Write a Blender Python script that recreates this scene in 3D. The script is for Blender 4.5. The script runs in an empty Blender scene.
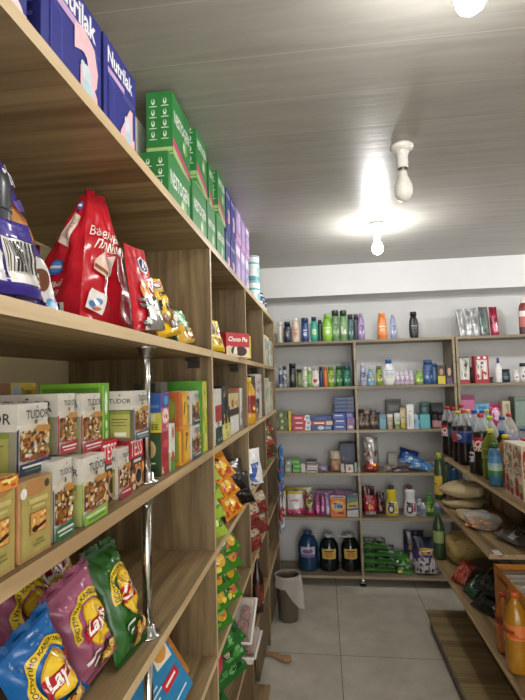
import bpy, math, random
from mathutils import Vector, Matrix, Euler
from mathutils.geometry import tessellate_polygon

# ------------------------------------------------------------------ camera, world, light, exposure
scn = bpy.context.scene
COL = scn.collection
YAW, PITCH, ROLL, FPX, EYE = .1225, .0647, -.0255, 481.7, 1.6
fw = Vector((-math.sin(YAW)*math.cos(PITCH), math.cos(YAW)*math.cos(PITCH), math.sin(PITCH)))
rt = Vector((math.cos(YAW), math.sin(YAW), 0)); up = rt.cross(fw)
rt, up = math.cos(ROLL)*rt + math.sin(ROLL)*up, -math.sin(ROLL)*rt + math.cos(ROLL)*up
cd = bpy.data.cameras.new('camera'); cam = bpy.data.objects.new('camera', cd); COL.objects.link(cam)
cam.matrix_world = Matrix((rt, up, -fw)).transposed().to_4x4()
cam.location = (0, 0, EYE)
cd.sensor_fit = 'HORIZONTAL'; cd.sensor_width = 36; cd.lens = FPX/525*36
cd.clip_start = .02; cd.clip_end = 50
scn.camera = cam
scn.view_settings.view_transform = 'Standard'; scn.view_settings.look = 'None'
scn.view_settings.gamma = 1; scn.view_settings.use_curve_mapping = False
scn.view_settings.exposure = 1.62
W = bpy.data.worlds.new('daylight'); scn.world = W; W.use_nodes = True
W.node_tree.nodes['Background'].inputs[0].default_value = (.96, .93, .88, 1)
W.node_tree.nodes['Background'].inputs[1].default_value = .9
# unseen fill light added behind the camera to brighten what faces the front
ad = bpy.data.lights.new('added_fill_light', 'AREA'); ad.shape = 'RECTANGLE'; ad.size = 2.2; ad.size_y = 1.7
ad.energy = 14; ad.color = (1.0, .95, .86)
ao = bpy.data.objects.new('added_fill_light', ad); COL.objects.link(ao)
ao.location = (.75, -2.35, 1.55); ao.rotation_euler = (math.radians(90), 0, 0)
BULB_POWER = 85.0

# ------------------------------------------------------------------ helpers: which point of a plane a view ray meets
CO = Vector((0, 0, EYE))
def ray(px, py): return fw + rt*((px-262.5)/FPX) - up*((py-350)/FPX)
def onX(px, py, X): d = ray(px, py); return CO + d*(X/d.x)
def onY(px, py, Y): d = ray(px, py); return CO + d*(Y/d.y)
def onZ(px, py, Z): d = ray(px, py); return CO + d*((Z-EYE)/d.z)
def ylen(px, X, z):
    lo, hi = .15, 12
    for _ in range(50):
        m = (lo+hi)/2; d = Vector((X, m, z))-CO
        x = 262.5+FPX*d.dot(rt)/d.dot(fw)
        if (x < px) == (X < 0): lo = m
        else: hi = m
    return lo

# ------------------------------------------------------------------ materials
def lin(h):
    h = h.lstrip('#'); c = [int(h[i:i+2], 16)/255 for i in (0, 2, 4)]
    return tuple(x/12.92 if x <= .04045 else ((x+.055)/1.055)**2.4 for x in c)
MC = {}
KIND = dict(card=(.42, 0), plastic=(.28, 0), film=(.22, 0), foil=(.22, .55), paper=(.7, 0), cap=(.35, 0), metal=(.18, 1), cloth=(.85, 0), print=(.4, 0), glossy=(.12, 0))
def mat(h, kind='card'):
    k = (h, kind)
    if k in MC: return MC[k]
    m = bpy.data.materials.new(kind+'_'+h.lstrip('#')); m.use_nodes = True
    nt = m.node_tree; b = nt.nodes['Principled BSDF']
    r, me = KIND[kind]; c = lin(h)
    n = nt.nodes.new('ShaderNodeTexNoise'); n.inputs['Scale'].default_value = 60; n.inputs['Detail'].default_value = 3
    tc = nt.nodes.new('ShaderNodeTexCoord'); nt.links.new(tc.outputs['Object'], n.inputs['Vector'])
    cr = nt.nodes.new('ShaderNodeValToRGB')
    cr.color_ramp.elements[0].position = .3; cr.color_ramp.elements[1].position = .7
    cr.color_ramp.elements[0].color = (*[x*.9 for x in c], 1); cr.color_ramp.elements[1].color = (*[min(1, x*1.05) for x in c], 1)
    nt.links.new(n.outputs['Fac'], cr.inputs[0]); nt.links.new(cr.outputs[0], b.inputs['Base Color'])
    b.inputs['Roughness'].default_value = r; b.inputs['Metallic'].default_value = me
    if kind in ('film', 'foil'):
        bp = nt.nodes.new('ShaderNodeBump'); bp.inputs['Strength'].default_value = .35; bp.inputs['Distance'].default_value = .004
        n2 = nt.nodes.new('ShaderNodeTexNoise'); n2.inputs['Scale'].default_value = 22; n2.inputs['Detail'].default_value = 2
        n2.inputs['Distortion'].default_value = 1.2
        nt.links.new(tc.outputs['Object'], n2.inputs['Vector']); nt.links.new(n2.outputs['Fac'], bp.inputs['Height'])
        nt.links.new(bp.outputs[0], b.inputs['Normal'])
    MC[k] = m; return m
def clear(h='#ffffff', amt=.8, rough=.08):
    k = (h, 'clear', amt)
    if k in MC: return MC[k]
    m = bpy.data.materials.new('clear_plastic_'+h.lstrip('#')); m.use_nodes = True; nt = m.node_tree
    b = nt.nodes['Principled BSDF']; b.inputs['Base Color'].default_value = (*lin(h), 1); b.inputs['Roughness'].default_value = rough
    t = nt.nodes.new('ShaderNodeBsdfTransparent'); t.inputs[0].default_value = (*lin(h), 1)
    x = nt.nodes.new('ShaderNodeMixShader'); lw = nt.nodes.new('ShaderNodeLayerWeight'); lw.inputs[0].default_value = .35
    mr = nt.nodes.new('ShaderNodeMapRange'); mr.inputs['To Min'].default_value = 1-amt; mr.inputs['To Max'].default_value = min(1, 1.6-amt)
    nt.links.new(lw.outputs['Facing'], mr.inputs['Value'])
    nt.links.new(mr.outputs[0], x.inputs[0]); nt.links.new(t.outputs[0], x.inputs[1]); nt.links.new(b.outputs[0], x.inputs[2])
    nt.links.new(x.outputs[0], nt.nodes['Material Output'].inputs[0]); MC[k] = m; return m
def emit(h, s):
    m = bpy.data.materials.new('lit_bulb_glass'); m.use_nodes = True; b = m.node_tree.nodes['Principled BSDF']
    b.inputs['Base Color'].default_value = (.9, .9, .9, 1); b.inputs['Emission Color'].default_value = (*lin(h), 1); b.inputs['Emission Strength'].default_value = s
    return m
def wood(name, axis, dark, light, sc=1.0, rough=.45):
    m = bpy.data.materials.new(name); m.use_nodes = True; nt = m.node_tree; b = nt.nodes['Principled BSDF']; L = nt.links.new
    tc = nt.nodes.new('ShaderNodeTexCoord'); mp = nt.nodes.new('ShaderNodeMapping'); s = [34*sc]*3; s['xyz'.index(axis)] = 1.8*sc
    mp.inputs['Scale'].default_value = s; L(tc.outputs['Object'], mp.inputs[0])
    n = nt.nodes.new('ShaderNodeTexNoise'); n.inputs['Scale'].default_value = 1; n.inputs['Detail'].default_value = 6; n.inputs['Roughness'].default_value = .65; n.inputs['Distortion'].default_value = .6
    L(mp.outputs[0], n.inputs['Vector'])
    mp2 = nt.nodes.new('ShaderNodeMapping'); s = [13*sc]*3; s['xyz'.index(axis)] = .7*sc; mp2.inputs['Scale'].default_value = s; L(tc.outputs['Object'], mp2.inputs[0])
    n2 = nt.nodes.new('ShaderNodeTexNoise'); n2.inputs['Scale'].default_value = 1; n2.inputs['Detail'].default_value = 2; L(mp2.outputs[0], n2.inputs['Vector'])
    cr = nt.nodes.new('ShaderNodeValToRGB'); e = cr.color_ramp.elements
    e[0].position = .28; e[0].color = (*lin(dark), 1); e[1].position = .68; e[1].color = (*lin(light), 1)
    L(n.outputs['Fac'], cr.inputs[0])
    cr2 = nt.nodes.new('ShaderNodeValToRGB'); e = cr2.color_ramp.elements
    e[0].position = .36; e[0].color = (.55, .48, .42, 1); e[1].position = .47; e[1].color = (1, 1, 1, 1); L(n2.outputs['Fac'], cr2.inputs[0])
    mx = nt.nodes.new('ShaderNodeMix'); mx.data_type = 'RGBA'; mx.blend_type = 'MULTIPLY'; mx.inputs[0].default_value = .8
    L(cr.outputs[0], mx.inputs[6]); L(cr2.outputs[0], mx.inputs[7]); L(mx.outputs[2], b.inputs['Base Color'])
    b.inputs['Roughness'].default_value = rough
    bp = nt.nodes.new('ShaderNodeBump'); bp.inputs['Strength'].default_value = .12; bp.inputs['Distance'].default_value = .002; L(n.outputs['Fac'], bp.inputs['Height']); L(bp.outputs[0], b.inputs['Normal'])
    return m
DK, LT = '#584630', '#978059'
WX = wood('oak_board_cross_grain', 'x', '#7d6a49', '#a8946c'); WY = wood('oak_board_long_grain', 'y', '#6e5a3e', '#ad946c'); WZ = wood('oak_board_upright_grain', 'z', '#4e3e2a', '#8a7552')  # shelf boards toned lighter than uprights, to put the light on them into colour
EB = wood('oak_edge_band', 'y', '#c2a67c', '#d6bd94'); EBZ = wood('oak_edge_band_upright', 'z', '#c2a67c', '#d6bd94')
BX = wood('grey_oak_board', 'x', '#6c614f', '#978a72'); BZ = wood('grey_oak_upright', 'z', '#6c614f', '#978a72'); BE = wood('grey_oak_edge', 'x', '#857862', '#a09278')

# ------------------------------------------------------------------ mesh collector
class MB:
    def __init__(s): s.V = []; s.F = []; s.M = []; s.mats = []; s.smooth = []
    def mi(s, m):
        if m not in s.mats: s.mats.append(m)
        return s.mats.index(m)
    def add(s, vs, fs, m, sm=False):
        o = len(s.V); i = s.mi(m); s.V += [tuple(v) for v in vs]
        for f in fs: s.F.append([o+k for k in f]); s.M.append(i); s.smooth.append(sm)
    def box(s, a, b, m, ms=None):
        x0, y0, z0 = a; x1, y1, z1 = b; ms = ms or {}
        v = [(x0,y0,z0),(x1,y0,z0),(x1,y1,z0),(x0,y1,z0),(x0,y0,z1),(x1,y0,z1),(x1,y1,z1),(x0,y1,z1)]
        for k, f in dict(bottom=(0,3,2,1), top=(4,5,6,7), front=(0,1,5,4), right=(1,2,6,5), back=(2,3,7,6), left=(3,0,4,7)).items():
            s.add([v[i] for i in f], [(0,1,2,3)], ms.get(k, m))
    def cbox(s, a, b, m, c=.002):
        # box with chamfered edges
        (x0,y0,z0),(x1,y1,z1) = a, b
        vs = []; idx = {}
        for ix in (0,1):
            for iy in (0,1):
                for iz in (0,1):
                    for ax in range(3):
                        p = [(x0,x1)[ix], (y0,y1)[iy], (z0,z1)[iz]]
                        for k in range(3):
                            if k != ax: p[k] += c*(1 if (ix,iy,iz)[k] == 0 else -1)
                        idx[(ix,iy,iz,ax)] = len(vs); vs.append(p)
        import itertools
        cx = Vector(((x0+x1)/2,(y0+y1)/2,(z0+z1)/2)); fs = []
        def face(l):
            n = Vector((0,0,0)); P = [Vector(vs[i]) for i in l]; c0 = sum(P, Vector())/len(P)
            n = (P[1]-P[0]).cross(P[2]-P[0])
            if n.dot(c0-cx) < 0: l = l[::-1]
            fs.append(tuple(l))
        for ax in range(3):
            o = [k for k in range(3) if k != ax]
            for sd in (0,1):
                l = []
                for q in ((0,0),(1,0),(1,1),(0,1)):
                    t = [0,0,0]; t[ax] = sd; t[o[0]] = q[0]; t[o[1]] = q[1]; l.append(idx[(*t,ax)])
                face(l)
            for q in itertools.product((0,1),(0,1)):
                t0 = [0,0,0]; t0[o[0]] = q[0]; t0[o[1]] = q[1]; t1 = t0[:]; t1[ax] = 1
                face([idx[(*t0,o[0])], idx[(*t1,o[0])], idx[(*t1,o[1])], idx[(*t0,o[1])]])
        for t in itertools.product((0,1),(0,1),(0,1)): face([idx[(*t,0)], idx[(*t,1)], idx[(*t,2)]])
        s.add(vs, fs, m)
    def lathe(s, prof, m, n=20, sx=1, sy=1, c=(0,0,0), mfun=None, closed=True):
        R = len(prof); vs = []
        for r, z in prof:
            for k in range(n):
                a = 2*math.pi*k/n; vs.append((c[0]+r*sx*math.cos(a), c[1]+r*sy*math.sin(a), c[2]+z))
        groups = {}
        for i in range(R-1):
            mm = mfun((prof[i][1]+prof[i+1][1])/2) if mfun else m
            groups.setdefault(mm, []).extend((i*n+k, i*n+(k+1)%n, (i+1)*n+(k+1)%n, (i+1)*n+k) for k in range(n))
        if closed:
            a = mfun(prof[0][1]) if mfun else m; groups.setdefault(a, []).append(tuple(range(n))[::-1])
            a = mfun(prof[-1][1]) if mfun else m; groups.setdefault(a, []).append(tuple((R-1)*n+k for k in range(n)))
        o = len(s.V); s.V += vs
        for mm, fs in groups.items():
            i = s.mi(mm)
            for f in fs: s.F.append([o+k for k in f]); s.M.append(i); s.smooth.append(len(f) == 4)
    def tube(s, pts, r, m, n=10):
        P = [Vector(p) for p in pts]; vs = []; rs = r if isinstance(r, (list, tuple)) else [r]*len(P)
        for i, p in enumerate(P):
            t = (P[min(i+1, len(P)-1)]-P[max(i-1, 0)]).normalized()
            a = t.orthogonal().normalized() if abs(t.z) > .95 else t.cross(Vector((0,0,1))).normalized(); b = t.cross(a)
            for k in range(n):
                q = 2*math.pi*k/n; vs.append(p+rs[i]*(a*math.cos(q)+b*math.sin(q)))
        fs = [(i*n+k, i*n+(k+1)%n, (i+1)*n+(k+1)%n, (i+1)*n+k) for i in range(len(P)-1) for k in range(n)]
        s.add(vs, fs, m, True); s.add([vs[k] for k in range(n)], [tuple(range(n))[::-1]], m); s.add(vs[-n:], [tuple(range(n))], m)
    def grid(s, fn, nu, nv, m, flip=False):
        vs = [fn(i/nu, j/nv) for j in range(nv+1) for i in range(nu+1)]; w = nu+1
        fs = [(j*w+i, j*w+i+1, (j+1)*w+i+1, (j+1)*w+i) for j in range(nv) for i in range(nu)]
        if flip: fs = [f[::-1] for f in fs]
        s.add(vs, fs, m, True)
    def prism(s, pts, z0, z1, m):
        n = len(pts); s.add([(x,y,z0) for x,y in pts]+[(x,y,z1) for x,y in pts], [tuple(range(n))[::-1], tuple(range(n,2*n))]+[(i,(i+1)%n,n+(i+1)%n,n+i) for i in range(n)], m)
    def build(s, name, parent=None, loc=None, rot=None):
        me = bpy.data.meshes.new(name); me.from_pydata(s.V, [], s.F)
        for m in s.mats: me.materials.append(m)
        me.polygons.foreach_set('material_index', s.M); me.polygons.foreach_set('use_smooth', s.smooth); me.update()
        o = bpy.data.objects.new(name, me); COL.objects.link(o)
        if parent: o.parent = parent
        if loc is not None: o.location = loc
        if rot is not None: o.rotation_euler = rot
        return o
def tag(o, label=None, cat=None, group=None, kind=None):
    if label: o['label'] = label
    if cat: o['category'] = cat
    if group: o['group'] = group
    if kind: o['kind'] = kind
    return o
def thing(name, label, cat, loc=(0,0,0), rot=0, group=None):
    o = bpy.data.objects.new(name, None); COL.objects.link(o); o.empty_display_size = .05
    o.location = loc; o.rotation_euler = rot if isinstance(rot, (tuple, list)) else (0, 0, rot)
    return tag(o, label, cat, group)
KIDS = {}
def clone(root, loc, rot, label, group=None):
    def cp(o, par):
        c = o.copy(); COL.objects.link(c)
        if par: c.parent = par
        for ch in o.children: cp(ch, c)
        return c
    r = cp(root, None); r.location = loc; r.rotation_euler = rot if isinstance(rot, (tuple, list)) else (0, 0, rot)
    r['label'] = label
    if group: r['group'] = group
    return r

# ------------------------------------------------------------------ printed artwork (flat shapes laid on a surface)
TXT = {}
def text_tris(t, shear=0, bold=.0):
    k = (t, shear, bold)
    if k in TXT: return TXT[k]
    cu = bpy.data.curves.new('lettering', 'FONT'); cu.body = t; cu.resolution_u = 2; cu.shear = shear; cu.offset = bold
    o = bpy.data.objects.new('lettering', cu); COL.objects.link(o)
    dg = bpy.context.evaluated_depsgraph_get(); me = bpy.data.meshes.new_from_object(o.evaluated_get(dg))
    me.calc_loop_triangles()
    P = [(v.co.x, v.co.y) for v in me.vertices]; T = [tuple(l.vertices) for l in me.loop_triangles]
    bpy.data.objects.remove(o); bpy.data.curves.remove(cu); bpy.data.meshes.remove(me)
    if P:
        x0 = min(p[0] for p in P); x1 = max(p[0] for p in P); y0 = min(p[1] for p in P); y1 = max(p[1] for p in P)
        P = [(p[0]-(x0+x1)/2, p[1]-(y0+y1)/2) for p in P]; TXT[k] = (P, T, x1-x0, y1-y0)
    else: TXT[k] = ([], [], 1, 1)
    return TXT[k]
def split(P, T, L):
    P = list(P); out = []; st = list(T); mid = {}
    def mp(a, b):
        k = (min(a,b), max(a,b))
        if k not in mid: mid[k] = len(P); P.append(((P[a][0]+P[b][0])/2, (P[a][1]+P[b][1])/2))
        return mid[k]
    while st:
        a, b, c = st.pop()
        d = [math.dist(P[a],P[b]), math.dist(P[b],P[c]), math.dist(P[c],P[a])]; m = max(d)
        if m <= L: out.append((a,b,c)); continue
        i = d.index(m)
        if i == 1: a, b, c = b, c, a
        elif i == 2: a, b, c = c, a, b
        q = mp(a, b); st += [(a,q,c), (q,b,c)]
    return P, out
def art(mb, P, Wd, Ht, ops, kind='print', maxlen=None, off=.0004, step=.00022):
    n = 0
    for op in ops:
        k = op[0]; lay = []
        if k == 'r': u0,v0,u1,v1,h = op[1:6]; lay.append(([(u0*Wd,v0*Ht),(u1*Wd,v0*Ht),(u1*Wd,v1*Ht),(u0*Wd,v1*Ht)], [(0,1,2),(0,2,3)], h))
        elif k == 'e':
            cu,cv,ru,rv,h = op[1:6]; N = 20
            lay.append(([(cu*Wd,cv*Ht)]+[((cu+ru*math.cos(2*math.pi*i/N))*Wd, (cv+rv*math.sin(2*math.pi*i/N))*Ht) for i in range(N)], [(0,i+1,(i+1)%N+1) for i in range(N)], h))
        elif k == 'p':
            pts = [(u*Wd, v*Ht) for u, v in op[1]]; tr = tessellate_polygon([[Vector((x,y,0)) for x,y in pts]])
            fx = []
            for t in tr:
                a,b,c = [pts[i] for i in t]
                fx.append(tuple(t) if (b[0]-a[0])*(c[1]-a[1])-(b[1]-a[1])*(c[0]-a[0]) > 0 else tuple(t)[::-1])
            lay.append((pts, fx, op[2]))
        elif k == 't':
            s,cu,cv,wf,h = op[1:6]; o = op[6] if len(op) > 6 else {}
            if s == '~':                      # a line of print too small to read
                a = math.radians(o.get('rot', 0)); hw, hb = wf*Wd/2, wf*Wd*.075*o.get('tall', 1)
                lay.append(([(cu*Wd+x*math.cos(a)-y*math.sin(a), cv*Ht+x*math.sin(a)+y*math.cos(a)) for x, y in ((-hw,-hb),(hw,-hb),(hw,hb),(-hw,hb))], [(0,1,2),(0,2,3)], h))
                s = ''
            if not s: p,t,w,hh = [],[],1,1
            else: p,t,w,hh = text_tris(s, o.get('shear', 0), o.get('bold', .012)); sc = wf*Wd/w; sy = sc*o.get('tall', 1)
            a = math.radians(o.get('rot', 0)); ca, sa = math.cos(a), math.sin(a)
            lay.append(([(cu*Wd+x*sc*ca-y*sy*sa, cv*Ht+x*sc*sa+y*sy*ca) for x,y in p], t, h))
        elif k == 'a':
            cu,cv,r0,r1,a0,a1,h = op[1:8]; N = 20; q = []
            for i in range(N+1):
                a = math.radians(a0+(a1-a0)*i/N)
                q += [(cu*Wd+r0*Wd*math.cos(a), cv*Ht+r0*Wd*math.sin(a)), (cu*Wd+r1*Wd*math.cos(a), cv*Ht+r1*Wd*math.sin(a))]
            t = []
            for i in range(N): t += [(2*i,2*i+1,2*i+3),(2*i,2*i+3,2*i+2)] if a1 > a0 else [(2*i+1,2*i,2*i+3),(2*i+3,2*i,2*i+2)]
            lay.append((q, t, h))
        elif k == 'at':
            s,cu,cv,r,a0,a1,sz,h = op[1:9]; p,t,w,hh = text_tris(s, 0, .02); q = []
            for x, y in p:
                a = math.radians(a0+(a1-a0)*(x/w+.5)); rr = r*Wd+y/hh*sz*Wd
                q.append((cu*Wd+rr*math.cos(a), cv*Ht+rr*math.sin(a)))
            lay.append((q, t, h))
        elif k == 's':
            u0,v0,u1,v1,cols,N,seed = op[1:8]; rg = random.Random(seed)
            big = {}
            for i in range(N):
                x = rg.uniform(u0,u1); y = rg.uniform(v0,v1); f = op[8] if len(op) > 8 else .16
                rx = rg.uniform(.4,1)*f*(u1-u0); ry = rg.uniform(.5,1.4)*f*(v1-v0)*.8
                K = 6; ph = rg.random()*6
                pts = [(min(u1,max(u0,x+rx*rg.uniform(.7,1.1)*math.cos(ph+j*2*math.pi/K)))*Wd, min(v1,max(v0,y+ry*rg.uniform(.7,1.1)*math.sin(ph+j*2*math.pi/K)))*Ht) for j in range(K)]
                lay.append(([(x*Wd,y*Ht)]+pts, [(0,j+1,(j+1)%K+1) for j in range(K)], rg.choice(cols)))
        for i, (p, t, h) in enumerate(lay):
            if not p: continue
            if maxlen: p, t = split(p, t, maxlen)
            oo = off+step*n + (.00004*i if k == 's' else 0)
            mb.add([P(x/Wd, y/Ht, oo) for x, y in p], t, mat(h, kind), bool(maxlen))
        n += 1
        if k == 's': n += int(len(lay)*.00004/step)
# cartons ------------------------------------------------------------------
def carton_mb(w, d, h, base, faces=None, kind='card', sides=None):
    mb = MB(); ms = {k: mat(v, kind) for k, v in (sides or {}).items()}
    mb.box((-w/2,-d/2,0), (w/2,d/2,h), mat(base, kind), ms)
    fm = dict(front=(lambda u,v,o: ((u-.5)*w, -d/2-o, v*h), w, h), left=(lambda u,v,o: (-w/2-o, (.5-u)*d, v*h), d, h),
              right=(lambda u,v,o: (w/2+o, (u-.5)*d, v*h), d, h), top=(lambda u,v,o: ((u-.5)*w, (v-.5)*d, h+o), w, d))
    for k, ops in (faces or {}).items(): art(mb, *fm[k], ops)
    return mb
def carton(name, label, cat, loc, rz, w, d, h, base, faces=None, group=None, kind='card', sides=None, rot=None):
    o = carton_mb(w, d, h, base, faces, kind, sides).build(name, None, loc, rot or (0, 0, rz)); return tag(o, label, cat, group)
def settle(V, loc, rot, z):
    """lower or raise a thing so that its lowest point touches the height z"""
    m = Euler(rot).to_matrix(); lo = min((m @ Vector(v)).z for v in V); return (loc[0], loc[1], z+.0008-lo)
def block_bag(name, label, cat, loc, rz, w, d, h, tw, td, base, front, left, seed, group=None, shift=(0, 0), fin=None, crumple=1.0, bulge=.012):
    rg = random.Random(seed); wv = [(rg.uniform(2,7), rg.uniform(2,7), rg.uniform(0,6)) for _ in range(6)]
    def corner(i, v):
        e = v**1.15; ww = w+(tw-w)*e; dd = d+(td-d)*e
        sx, sy = [(-1,-1),(1,-1),(1,1),(-1,1)][i]; return Vector((sx*ww/2+shift[0]*e, sy*dd/2+shift[1]*e, v*h))
    N = [Vector((0,-1,0)), Vector((1,0,0)), Vector((0,1,0)), Vector((-1,0,0))]
    def P(k, u, v, o=0):
        a, b = corner(k, v), corner((k+1) % 4, v); p = a.lerp(b, u); m = min(1, 5*u*(1-u))*min(1, 4*v)*min(1, 3*(1-v))
        c = sum(math.sin(f*u*2.4+g*v*3+q+k)*math.cos(g*u*2-f*v*2+q) for f, g, q in wv)/6
        return p+N[k]*(m*(bulge+c*.016*crumple)+o)
    mb = MB(); mm = mat(base, 'film')
    for k in range(4): mb.grid(lambda u, v: P(k, u, v), 16, 22, mm)
    mb.add([corner(i, 0) for i in range(4)], [(3,2,1,0)], mm); mb.add([corner(i, 1) for i in range(4)], [(0,1,2,3)], mm)
    art(mb, lambda u, v, o: P(0, u, v, o), w, h, front, 'film', .012, .0045, .0006); art(mb, lambda u, v, o: P(3, u, v, o), d, h, left, 'film', .012, .0045, .0006)
    r = thing(name, label, cat, loc, rz, group); mb.build('pouch', r)
    if fin: seal_mb(max(tw, .03), fin, .018, 16).build('top_seal', r, (shift[0], shift[1], h-.001))
    return r
# bags ---------------------------------------------------------------------
def bag_surface(w, h, t, seed, style='stand', crumple=1.0, pinch=.12, taper=0):
    rg = random.Random(seed); wv = [(rg.uniform(2,7), rg.uniform(2,7), rg.uniform(0,6), rg.uniform(.3,1)) for _ in range(7)]
    def prof(v):
        if style == 'stand': return max(0, min(1, 1-v*.92))**.75*min(1, .55+v*5)
        if style == 'pillow': return max(0, math.sin(math.pi*min(1, max(0, (v-.05)/.9))))**.55
        return max(0, 1-max(0, (v-.82)/.18)**2)**.5 if v > .82 else min(1, .6+v*4)
    def P(u, v, off=0, side=1):
        b = max(0, 1-abs(2*u-1)**2.6)**.7; p = prof(v)
        cr = sum(a*math.sin(f*u*3+g*v*4+ph*side)*math.cos(g*u*2-f*v*2+ph) for f, g, ph, a in wv)/7*t*.42*crumple*min(1, 6*u*(1-u))*min(1, p*3)
        ww = w*(1-pinch*p*.8) * (1-.03*math.sin(v*9+seed)) * (1-taper*max(0, (v-.12)/.88)**1.2)
        x = (u-.5)*ww; y = -side*(t/2*b*p)-cr*(1 if side > 0 else -1); z = v*h
        if style != 'pillow': z += (-.015*h*(1-abs(2*u-1)**2) if v > .97 else 0)
        if off: y -= side*off
        return (x, y, z)
    return P
def bag_mb(w, h, t, base, front=None, seed=1, style='stand', kind='film', crumple=1.0, back=None, nu=18, nv=22, seal=None, maxlen=.018, pinch=.12, taper=0):
    mb = MB(); P = bag_surface(w, h, t, seed, style, crumple, pinch, taper)
    mb.grid(lambda u, v: P(u, v, 0, 1), nu, nv, mat(base, kind)); mb.grid(lambda u, v: P(u, v, 0, -1), nu, nv, mat(base, kind), True)
    mb.add([P(i/nu,0,0,1) for i in range(nu+1)]+[P(i/nu,0,0,-1) for i in range(nu+1)], [(i+1,i,nu+1+i,nu+2+i) for i in range(nu)], mat(base, kind))
    if front: art(mb, lambda u,v,o: P(u,v,o,1), w, h, front, kind, maxlen, off=.0016, step=.0005)
    if back: art(mb, lambda u,v,o: P(1-u,v,o,-1), w, h, back, kind, maxlen, off=.0016, step=.0005)
    return mb
def seal_mb(w, col, h=.012, teeth=24, kind='film', wav=.004, seed=0):
    mb = MB(); a = []; f = []
    for s in (0, 1):
        for i in range(teeth+1):
            x = (i/teeth-.5)*w; y = wav*math.sin(i*.7+seed)+(.0007 if s else -.0007)
            a += [(x, y, -.003), (x, y, h-(.003 if i % 2 else 0))]
    n = 2*(teeth+1)
    for i in range(teeth):
        f.append((2*i,2*i+2,2*i+3,2*i+1)); f.append((n+2*i+1,n+2*i+3,n+2*i+2,n+2*i)); f.append((2*i+1,2*i+3,n+2*i+3,n+2*i+1))
    mb.add(a, f, mat(col, kind)); return mb
def bag(name, label, cat, loc, rot, w, h, t, base, front=None, seed=1, style='stand', group=None, kind='film', crumple=1.0, back=None, seal=None, nu=18, nv=22, maxlen=.018, pinch=.12, taper=0, rest=None):
    mb = bag_mb(w, h, t, base, front, seed, style, kind, crumple, back, nu, nv, None, maxlen, pinch, taper)
    rot = rot if isinstance(rot, (tuple, list)) else (0, 0, rot)
    if rest is not None: loc = settle(mb.V, loc, rot, rest)
    if seal:
        r = thing(name, label, cat, loc, rot, group); mb.build('pouch', r)
        s = seal_mb(w*.97*(1-taper), seal, kind=kind, seed=seed).build('top_seal', r, (0, 0, h)); return r
    return tag(mb.build(name, None, loc, rot), label, cat, group)
# bottles ------------------------------------------------------------------
PROF = dict(
 shampoo=[(.86,0),(1,.02),(1,.3),(.98,.6),(.9,.75),(.72,.85),(.5,.885)],
 straight=[(.92,0),(1,.015),(1,.7),(.97,.78),(.75,.82),(.6,.83)],
 oval=[(.7,0),(.85,.03),(1,.25),(1,.5),(.85,.7),(.6,.82),(.45,.86)],
 lotion=[(.95,0),(1,.02),(1,.55),(.8,.68),(.45,.76),(.35,.8)],
 cola=[(.6,0),(.86,.012),(.98,.05),(1,.1),(.98,.2),(.88,.32),(.93,.42),(1,.5),(1,.62),(.93,.7),(.7,.8),(.42,.89),(.31,.92),(.31,.945)],
 soda=[(.65,0),(.9,.015),(1,.05),(1,.28),(.93,.34),(1,.4),(1,.64),(.85,.74),(.55,.84),(.34,.9),(.31,.945)],
 jug=[(.82,0),(.97,.02),(1,.06),(.97,.1),(1,.14),(1,.3),(.95,.36),(1,.42),(1,.6),(.9,.73),(.65,.85),(.42,.91),(.36,.925)],
 bear=[(.7,0),(.9,.03),(1,.2),(.8,.45),(.95,.6),(.9,.72),(.5,.85),(.35,.88)],
 cream=[(.9,0),(1,.02),(.97,.3),(.8,.5),(.72,.68),(.85,.76),(.8,.84),(.45,.9)],
 spout=[(.9,0),(1,.03),(1,.22),(.8,.3),(.92,.38),(.98,.5),(.9,.62),(.55,.72),(.4,.76)],
 tube=[(.75,0),(.75,.02),(.8,.3),(.9,.6),(1,1)],
 wine=[(.95,0),(1,.015),(1,.55),(.9,.63),(.5,.74),(.38,.8),(.36,.95)])
def prof_r(pr, z):
    for (r0,z0),(r1,z1) in zip(pr, pr[1:]):
        if z0 <= z <= z1: return r0+(r1-r0)*(z-z0)/max(1e-6, z1-z0)
    return pr[-1][0]
def bottle(name, label, cat, loc, rz, H, R, shape, body, cap, lab=None, art_ops=None, sy=1.0, group=None, lz=(.2,.6), span=200, fill=None, n=16, cap_r=None, cap_h=None, kind='plastic', capkind='cap', top=None, body_mat=None, cap_ribs=False):
    r = thing(name, label, cat, loc, rz, group); pr = PROF[shape]
    bm = body_mat or mat(body, kind)
    mf = None
    if fill is not None: mf = lambda z: bm if z <= fill*H else top
    mb = MB(); mb.lathe([(a*R, b*H) for a, b in pr], bm, n, 1, sy, mfun=mf); mb.build('body', r)
    zt = pr[-1][1]*H
    if cap:
        cr = (cap_r or pr[-1][0]*1.08)*R; ct = H*(cap_h or 1) if (cap_h or 1) <= 1.5 else H
        mb = MB(); mb.lathe([(cr, zt-.012*H), (cr, zt+(H-zt)*.85), (cr*.9, H)], mat(cap, capkind), n, 1, sy if pr[-1][0] > .45 else 1); mb.build('cap', r)
    if lab:
        sp = math.radians(span); z0, z1 = lz[0]*H, lz[1]*H
        def P(u, v, o=0):
            a = (u-.5)*sp; z = z0+v*(z1-z0); rr = prof_r(pr, z/H)*R+.0006+o
            return (rr*math.sin(a), -rr*sy*math.cos(a)-(0), z)
        lb = MB(); lb.grid(lambda u, v: P(u, v), 14, 6, mat(lab, 'print'))
        if art_ops: art(lb, P, R*sp, z1-z0, art_ops, 'print', R*.35, off=.0005, step=.0003)
        lb.build('label', r)
    return r
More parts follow.
